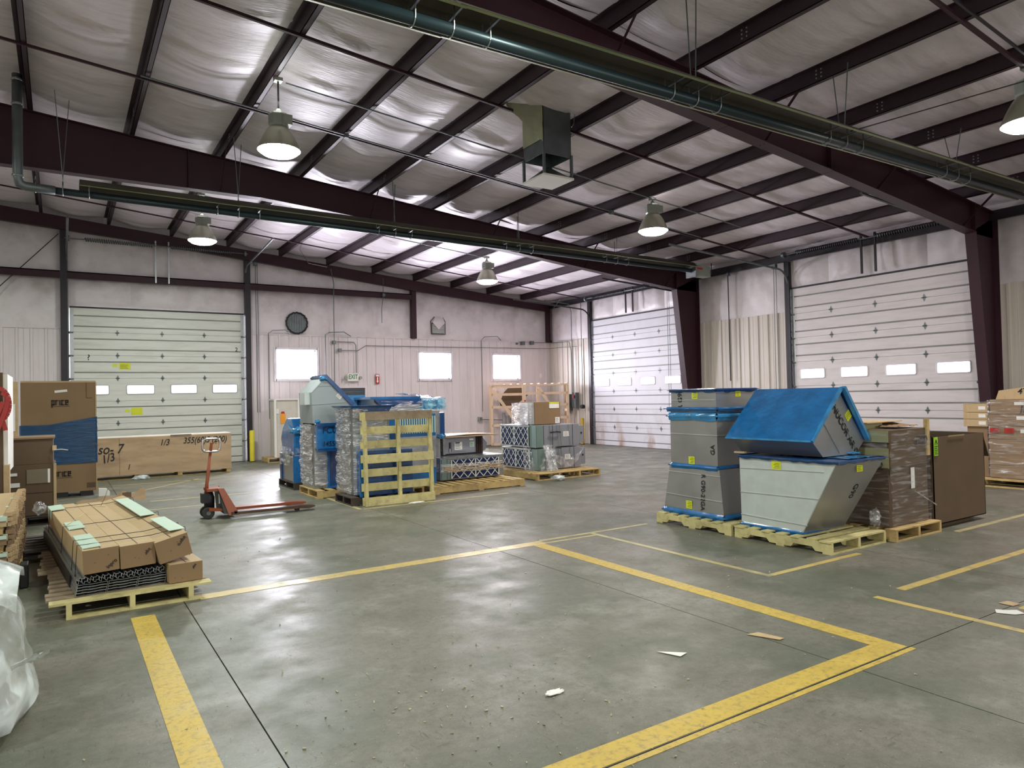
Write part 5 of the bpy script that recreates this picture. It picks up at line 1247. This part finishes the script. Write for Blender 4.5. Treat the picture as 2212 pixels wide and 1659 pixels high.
for k in range(12): s = LC*k/11; st_(cp(s, 0, 2.13), cp(s, .5, 2.13), .04)
st_(cp(0, .5, .04), cp(0, .5, 2.08)); st_(cp(LC, .5, .04), cp(LC, .5, 2.08)); st_(cp(0, 0, .3), cp(0, .5, .3)); st_(cp(LC, 0, 1.2), cp(LC, .5, 1.2))
mb = MB()
pg_ = [(.35, 1.30), (.30, 1.5), (.45, 1.85), (.6, 2.0), (1.15, 2.0), (1.3, 1.75), (1.05, 1.55), (.9, 1.42)]
mb.v = [cp(a, .22, z) for a, z in pg_]+[cp(a, .23, z) for a, z in pg_]; n_ = len(pg_); mb.f = [tuple(range(n_)), tuple(range(2*n_-1, n_-1, -1))]+[(i, n_+i, n_+(i+1) % n_, (i+1) % n_) for i in range(n_)]; mb.m = [0]*len(mb.f)
mb.build('cardboard_piece', cardd, t)
for k in range(3): MB().tube([cp(.45+.14*k, .35, .7), cp(.45+.14*k, .35, 1.15-.1*k)], .06, 12).build('film_roll', galv, t)
MB().rbox(cp(LC*.43, -.07, 1.55), (.05, .02, .05)).build('red_mark', redm, t)

# ---- right group: stacked ducts, angled ducts on the yellow pallets
pallet('near yellow notched pallet carrying the angled ducts', 6.6, 7.62, 4.27, 5.49, 'y', wood_y, 7, notch=True, jit=.012)
pallet('far yellow notched pallet carrying the stacked square ducts', 6.6, 7.6, 5.54, 6.76, 'y', wood_y, 7, notch=True, jit=.012)
def taper(x0a, x1a, y0a, y1a, za, x0b, x1b, y0b, y1b, zb):
    return [(x0a, y0a, za), (x1a, y0a, za), (x1a, y1a, za), (x0a, y1a, za), (x0b, y0b, zb), (x1b, y0b, zb), (x1b, y1b, zb), (x0b, y1b, zb)]
def flange(parent, x0, x1, y0, y1, z, m=bluef, lip=.03, h=.018, drop=True, name='blue_flange'):
    def fn(a, b):
        per = 2*(x1-x0+y1-y0); s = a*per; lx_, ly_ = x1-x0, y1-y0
        if s < lx_: x, y, nx, ny = x0+s, y0, 0, -1
        elif s < lx_+ly_: x, y, nx, ny = x1, y0+s-lx_, 1, 0
        elif s < 2*lx_+ly_: x, y, nx, ny = x1-(s-lx_-ly_), y1, 0, 1
        else: x, y, nx, ny = x0, y1-(s-2*lx_-ly_), -1, 0
        o = lip*(1-.8*abs(2*b-1))*(1+.25*noise.noise(Vector((x*9, y*9, z*5)))); zz = z+h*(2*b-1)*1.3
        if b < .2: zz -= .018*(1+noise.noise(Vector((x*11, y*11, z))))
        return (x+nx*o, y+ny*o, zz)
    MB().grid(fn, 96, 5).build(name, m, parent, True)
    MB().box(x0-lip*.8, x1+lip*.8, y0-lip*.8, y1+lip*.8, z-h*.4, z+h*.4).build(name, m, parent)
gs = 'square ducts stacked on the far yellow pallet'
xa, xb, ya, yb = 6.72, 7.55, 5.80, 6.66
t = thing('square_duct', 'tapered bottom duct of the square stack, printed R G90-22GA', 'duct', (7.1, 6.2, .14), gs)
MB().hexa(taper(6.72, 7.5, 5.74, 6.74, .15, 6.76, 7.5, 5.83, 6.66, .74)).build('body', duct, t); flange(t, 6.72, 7.5, 5.74, 6.74, .165, bluef, .03, .03)
_o = text('R G90-22GA', .085, t, ink, (6.732, 6.08, .445), (pi/2, pi/2, -pi/2), sx=1.0); _o.rotation_euler = (Matrix.Rotation(radians(3.9), 3, 'Y') @ _o.rotation_euler.to_matrix()).to_euler()
sheet_label(t, yel, 6.722, 6.30, .27, .10, .10, 'x', inkm=ink)
seams(t, [((6.752, 5.81, .66), (6.752, 6.68, .67)), ((6.725, 5.77, .36), (6.725, 6.71, .38))])
t = thing('square_duct', 'tall plain duct second from the bottom of the square stack', 'duct', (7.1, 6.2, .74), gs)
MB().box(6.77, 7.52, 5.86, 6.64, .76, 1.37).build('body', duct, t); flange(t, 6.77, 7.52, 5.86, 6.64, .755, bluef, .035, .022)
seams(t, [((6.766, 5.86, 1.16), (6.766, 6.64, 1.165)), ((6.77, 5.856, 1.16), (7.52, 5.856, 1.16))])
text('GA', .09, t, ink, (6.765, 5.93, .98), (pi/2, -pi/2, -pi/2)); sheet_label(t, yel, 6.768, 6.28, .83, .10, .10, 'x', inkm=ink)
t = thing('square_duct', 'thin duct collar between two blue film flanges in the square stack', 'duct', (7.1, 6.2, 1.38), gs)
MB().box(6.78, 7.53, 5.87, 6.64, 1.40, 1.49).build('body', duct, t); flange(t, 6.76, 7.54, 5.85, 6.66, 1.40, bluef2, .03, .03); flange(t, 6.75, 7.56, 5.83, 6.68, 1.49, bluef, .04, .016)
t = thing('square_duct', 'top duct of the square stack, printed R G90, two yellow labels', 'duct', (7.1, 6.2, 1.5), gs)
MB().box(6.79, 7.54, 5.88, 6.63, 1.50, 1.725).build('body', duct, t); flange(t, 6.78, 7.55, 5.87, 6.64, 1.73, bluef3, .035, .01)
text('R G90', .10, t, ink, (6.785, 6.47, 1.61), (pi/2, -pi/2, -pi/2)); sheet_label(t, yel, 6.788, 6.22, 1.66, .10, .09, 'x', inkm=ink); sheet_label(t, yel, 7.2, 5.878, 1.68, .10, .09, 'y', inkm=ink)
seams(t, [((6.786, 5.88, 1.60), (6.786, 6.63, 1.60))])
t = thing('angled_duct', 'pale duct with one slanted side on the near yellow pallet', 'duct', (7.1, 4.9, .13))
MB().hexa([(6.72, 4.68, .135), (7.45, 4.66, .135), (7.45, 5.48, .135), (6.72, 5.48, .135), (6.72, 4.25, .935), (7.55, 4.23, .935), (7.55, 5.49, .935), (6.72, 5.49, .935)]).build('body', duct, t)
MB().hexa([(6.714, 4.69, .14), (6.72, 4.68, .14), (6.72, 5.475, .14), (6.714, 5.475, .14), (6.714, 4.26, .93), (6.72, 4.26, .93), (6.72, 5.485, .93), (6.714, 5.485, .93)]).build('front_sheet', ductw, t)
flange(t, 6.72, 7.45, 4.68, 5.48, .15, bluef, .02, .02); flange(t, 6.70, 7.57, 4.22, 5.50, .945, bluef3, .03, .008)
seams(t, [((6.71, 4.40, .83), (6.71, 5.48, .80)), ((6.71, 4.47, .54), (6.71, 5.48, .52)), ((6.71, 4.61, .24), (6.71, 5.48, .26))], seam_m)
sheet_label(t, yel, 6.711, 4.98, .86, .12, .09, 'x', inkm=ink)
sheet_label(t, yel, 7.15, 4.27, .86, .11, .09, 'y', inkm=ink); _o = text('G90', .11, t, ink, (7.28, 4.425, .58), (0, 0, 0)); _X = Vector((0, .43, -.8)).normalized(); _N = Vector((0, -.8, -.43)).normalized(); _o.rotation_euler = Matrix((_X, _N.cross(_X), _N)).transposed().to_euler()
MB().grid(lambda a, b: (7.0+.55*a, 4.3+.9*b, .955+.012*noise.noise(Vector((a*8, b*8, 5)))), 12, 14).build('film_sheet', bluef2, t, True)
t = thing('angled_duct', 'roof shaped elbow duct with broad blue film face, printed NUCOR AR, atop the pale duct', 'duct', (7.3, 5.1, .96))
yn, yf = 4.55, 5.62
poly = [(6.98, .965), (7.80, .965), (8.02, 1.13), (7.42, 1.66), (6.80, 1.165)]
poly = [(6.93, .965), (7.55, .965), (7.72, 1.10), (7.26, 1.68), (6.72, 1.165)]
MB().prism(poly, 'y', yn, yf).build('body', duct, t)
def slope(p, q, off, y0, y1, m, name, th=.008):
    p = Vector((p[0], 0, p[1])); q = Vector((q[0], 0, q[1])); d = (q-p).normalized(); n = Vector((-d.z, 0, d.x))*off; p2 = p+n; q2 = q+n; n2 = n.normalized()*th
    MB().hexa([(p2.x, y0, p2.z), (q2.x, y0, q2.z), (q2.x, y1, q2.z), (p2.x, y1, p2.z)]+[(v.x+n2.x, yy, v.z+n2.z) for v, yy in ((p2, y0), (q2, y0), (q2, y1), (p2, y1))]).build(name, m, t)
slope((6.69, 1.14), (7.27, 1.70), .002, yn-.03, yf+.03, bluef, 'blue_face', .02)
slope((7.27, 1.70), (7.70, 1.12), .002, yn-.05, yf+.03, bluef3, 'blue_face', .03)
mb = MB(); mb.bar((6.69, yn-.035, 1.145), (7.26, yn-.035, 1.715), .03, .03); mb.bar((7.27, yn-.05, 1.72), (7.72, yn-.05, 1.12), .05, .035); mb.bar((6.68, yn-.03, 1.15), (6.68, yf+.03, 1.15), .025, .02); mb.build('blue_rim', bluef2, t)
sheet_label(t, yel, 7.42, yn-.002, 1.40, .10, .10, 'y', inkm=ink, rot=radians(-52)); text('NUCOR AR 09', .115, t, ink, (7.37, yn-.006, 1.22), (pi/2, radians(52), 0))
seams(t, [((6.93, yn-.003, 1.365), (7.24, yn-.003, .99)), ((7.14, yn-.003, 1.56), (7.55, yn-.003, 1.02))], duct)
mb = MB()
for x, z in ((7.1, 1.5), (7.02, 1.3), (7.2, 1.3), (7.05, 1.1), (7.22, 1.1), (7.3, 1.5)): mb.rbox((x, yn-.004, z), (.012, .006, .008))
mb.build('rivet', seam_m, t)
MB().box(6.76, 6.80, 5.45, 5.60, .965, .985).build('film_scrap', cardl, t)
crumple('film_bunch', (7.5, 4.62, .98), (.16, .12, .02), bluef2, 51, t); crumple('film_bunch', (7.64, 4.4, .25), (.06, .06, .09), plastv, 52, t)

# film wrapped cartons beside
pallet('pallet under the film wrapped load beside the angled ducts', 7.70, 8.68, 4.2, 5.4, 'y', wood_n, 6)
t = thing('wrapped_load', 'brown cartons bound in clear film between the angled ducts and the open carton', 'carton', (8.2, 4.8, .14))
MB().box(7.76, 8.60, 4.30, 5.3, .14, .80).build('lower_carton', cardd, t, bevel=.006)
MB().box(7.78, 8.58, 4.29, 5.3, .80, 1.08).build('middle_carton', cardd, t, bevel=.006); MB().box(7.765, 7.78, 4.3, 5.3, .72, 1.02).build('side_sheet', cardg, t)
MB().box(7.76, 8.58, 4.29, 5.3, 1.08, 1.225).build('upper_carton', cardd, t, bevel=.006); MB().box(7.75, 7.76, 4.29, 5.3, 1.09, 1.22).build('side_sheet', cardg, t)
MB().box(7.80, 8.2, 4.6, 5.3, 1.225, 1.295).build('top_sheet', cardg, t); MB().box(7.8, 8.55, 4.55, 5.3, 1.295, 1.305).build('lid', cardl, t)
MB().grid(lambda a, b: (8.05+.5*a, 4.36+.5*b, 1.25+.05*a*b+.03*noise.noise(Vector((a*6, b*6, 3)))), 10, 6).build('torn_flap', card, t, True)
MB().box(8.56, 8.62, 4.27, 4.31, .9, 1.33).build('corner_stake', wood_n, t)
film(t, 7.74, 8.60, 4.28, 5.32, .15, 1.20, plast2, amp=.03, off=.008, nu=120, nv=70, seed=61)
text('CSD', .14, t, ink, (8.42, 4.27, 1.08), (pi/2, 0, 0), shear=.2); text('62', .14, t, ink, (7.755, 4.42, .82), FX)
sheet_label(t, white, 8.24, 4.285, .66, .08, .24, 'y'); sheet_label(t, white, 7.762, 4.7, .92, .16, .07, 'x', inkm=ink)
tuck(t, [(8.2, 4.25, .52), (8.45, 4.23, .40), (8.62, 4.22, .32)], plastv, .008)
t = thing('open_carton', 'big dark brown carton with a green notice and torn rim, near the right edge', 'carton', (9.3, 4.7, 0))
MB().box(8.78, 9.75, 4.36, 5.3, 0, .09).build('inner_base', cardd, t)
mb = MB(); mb.box(8.70, 9.98, 4.28, 4.29, .06, 1.10).box(8.70, 8.71, 4.28, 5.5, .06, 1.12).box(9.97, 9.98, 4.28, 5.5, .06, 1.10).box(8.70, 9.98, 5.49, 5.5, .06, 1.14); mb.build('wall', cardd, t)
MB().box(8.70, 9.98, 4.28, 5.5, .06, .07).build('bottom', cardd, t)
MB().hexa([(9.97, 4.29, 1.10), (9.98, 4.29, 1.10), (9.98, 4.95, 1.10), (9.97, 4.95, 1.10), (10.22, 4.33, .78), (10.23, 4.33, .78), (10.23, 4.9, .78), (10.22, 4.9, .78)]).build('side_flap', cardd, t)
MB().grid(lambda a, b: (9.05+.4*a, 4.275-.012*b, 1.09+.02*b+.02*noise.noise(Vector((a*14, b*4, 3)))), 14, 2).build('torn_rim', cardl, t)
MB().box(8.715, 8.80, 4.27, 4.278, .88, 1.1).build('green_notice', mat('notice_green', (150, 214, 40), .5), t)
mb = MB(); mb.bar((8.73, 4.268, 1.02), (8.757, 4.268, 1.075), .004, .004, (0, 1, 0)); mb.bar((8.784, 4.268, 1.02), (8.757, 4.268, 1.075), .004, .004, (0, 1, 0)); mb.bar((8.73, 4.268, 1.02), (8.784, 4.268, 1.02), .004, .004, (0, 1, 0)); mb.box(8.755, 8.759, 4.266, 4.269, 1.03, 1.055)
for k in range(5): mb.box(8.725, 8.79-.01*(k % 2), 4.266, 4.269, .90+.022*k, .908+.022*k)
mb.build('printing', ink, t)

# far right stack
pallet('pallet under the big film bound stack at the right edge', 13.15, 14.5, 4.2, 5.75, 'x', wood_n, 7, bottoms=4)
gr = 'cartons bound at the right edge'
kk = 0
for (z0, z1, lab) in ((.14, .36, 'lowest'), (.36, .58, 'second lowest'), (.58, .80, 'third lowest'), (.80, 1.02, 'fourth lowest'), (1.02, 1.22, 'fifth lowest, under two red stickers')):
    t = thing('bound_carton', 'film bound carton at the right edge, %s' % lab, 'carton', (13.9, 5, z0), gr)
    MB().box(13.35, 14.4, 4.3, 5.64, z0+.003, z1-.003).build('body', card, t, bevel=.006)
    for q in (4.55, 4.95): sheet_label(t, white, 13.347, q+.05*kk, z0+.14, .14, .06, 'x')
    kk += 1
    if kk == 5:
        for q in (5.60, 5.38): sheet_label(t, redm, 13.31, q-.06, .95, .14, .075, 'x', 'red_sticker', ink)
t = thing('bound_carton', 'wide upper brown carton of the right edge stack', 'carton', (13.9, 5, 1.22), gr); MB().box(13.36, 14.4, 4.3, 5.62, 1.223, 1.47).build('body', card, t, bevel=.006); sheet_label(t, white, 13.357, 5.18, 1.40, .14, .05, 'x')
text('JB 4', .16, t, ink, (13.355, 5.05, 1.30), FX, shear=.2)
t = thing('bound_carton', 'slanted open carton topping the right edge stack', 'carton', (13.9, 5, 1.47), gr); MB().hexa([(13.42, 4.3, 1.47), (14.3, 4.3, 1.47), (14.3, 5.55, 1.47), (13.42, 5.55, 1.47), (13.42, 4.3, 1.78), (14.3, 4.3, 1.78), (14.3, 5.50, 1.62), (13.42, 5.50, 1.62)]).build('body', cardl, t, bevel=.004)
text('4TA', .14, t, ink, (13.415, 5.10, 1.60), FX, shear=.2)
for k, (z0, z1, lab) in enumerate(((1.00, 1.13, 'lower'), (1.13, 1.25, 'middle'), (1.25, 1.40, 'upper'))):
    t = thing('side_carton', '%s pale end carton jutting left from the right edge stack' % lab, 'carton', (13.7, 5.9, z0), gr)
    MB().box(13.36, 14.3, 5.66, 6.04, z0+.003, z1-.003).build('body', cardl, t, bevel=.005); sheet_label(t, white, 13.357, 5.74, (z0+z1)/2, .11, .06, 'x')
    if k == 2: MB().grid(lambda a, b: (13.34+.7*a, 5.68+.4*b, 1.41+.05*(1-b)*a+.01*noise.noise(Vector((a*6, b*6, 3)))), 8, 5).build('film_cover', plastw, t, True)
t = thing('side_carton', 'tall plain carton carrying the pale end cartons', 'carton', (13.7, 5.9, .14), gr); MB().box(13.40, 14.3, 5.68, 6.0, .14, 1.0).build('body', card, t, bevel=.005)
t = thing('stack_film', 'clear film round the big stack at the right edge', 'film', (13.9, 5, .14)); film(t, 13.34, 14.42, 4.28, 5.65, .14, 1.46, plast2, amp=.03, off=.006, nu=120, nv=80, seed=71)

# ---- bagged load at the lower left corner
t = thing('bagged_load', 'load under milky plastic at the lower left corner, over yellow wood', 'plastic', (-.6, 4.8, 0))
MB().box(-1.5, -.42, 4.4, 5.3, .05, .7).build('contents', cardl, t, bevel=.02); MB().box(-1.5, -.33, 4.28, 4.33, .0, .12).build('wood_rail', wood_y, t)
def bag(a, b):
    th = pi*(.25+1.5*a); r = .62-.22*b**2+.04*noise.noise(Vector((a*7, b*5, 2)))+.02*noise.noise(Vector((a*19, b*11, 5)))
    c, s = cos(th), sin(th); k = 1/max(abs(c), abs(s))**.55
    return (-.73-r*c*k*.95, 4.86-r*s*k, .06+.88*b-.05*b*b)
MB().grid(lambda a, b: (lambda p: p)(bag((a+.75) % 1.0001 if False else a*1.333-.1665, b)), 90, 30).build('bag', plastw, t, True)
MB().grid(lambda a, b: (-1.3+1.1*a, 4.4+.95*b, .88+.05*noise.noise(Vector((a*6, b*6, 2)))-.12*(2*abs(a-.5))**3-.12*(2*abs(b-.5))**3), 20, 20).build('bag_top', plastw, t, True)
MB().grid(lambda a, b: (-.22+.16*a, 4.25+.05*a+.1*b, .42+.02*noise.noise(Vector((a*9, b*9, 1)))-.05*b+.04*a), 8, 6).build('bag_corner', plastw, t, True)

# ---- litter
def scrap(name, lab, pts, m, cat='paper', z=.004):
    o = MB().prism(pts, 'z', z, z+.003).build(name, m); tag(o, lab, cat)
scrap('paper_scrap', 'triangular white paper scrap lying in the middle of the open floor', [(3.26, 3.37), (3.40, 3.24), (3.32, 3.22)], white)
tag(crumple('tissue_scrap', (2.34, 3.25, .008), (.06, .03, .008), white, 71), 'torn white tissue scrap nearest the camera', 'paper')
scrap('paper_scrap', 'jagged white paper by the thin floor line at the right', [(5.84, 2.46), (5.9, 2.36), (5.98, 2.33), (6.03, 2.40), (5.97, 2.44), (5.92, 2.5)], white)
scrap('paper_scrap', 'small tan card scrap beside the jagged white paper', [(6.12, 2.56), (6.12, 2.46), (6.22, 2.45), (6.23, 2.54)], cardl)
scrap('cardboard_scrap', 'flat brown cardboard strip lying on the floor joint', [(3.99, 3.24), (4.08, 3.04), (4.13, 3.04), (4.09, 3.22)], cardl, 'cardboard')
rnd = random.Random(3)
mb = MB()
for k in range(220):
    x = rnd.gauss(1.7, .8); y = rnd.gauss(3.1, .7); s = rnd.uniform(.003, .009)
    mb.rbox((x, y, s*.4), (s*2, s, s*.7), (rnd.random(), rnd.random(), rnd.random()*6))
for k in range(160):
    x = rnd.uniform(1, 9); y = rnd.uniform(2.5, 9); s = rnd.uniform(.003, .009)
    mb.rbox((x, y, s*.4), (s*2, s, s*.7), (rnd.random(), rnd.random(), rnd.random()*6))
o = mb.build('chippings', mat('chipping', (176, 166, 140), .8, 0, .4, 30)); o['kind'] = 'stuff'; o['label'] = 'scattered wood chips and grit on the concrete'; o['category'] = 'debris'
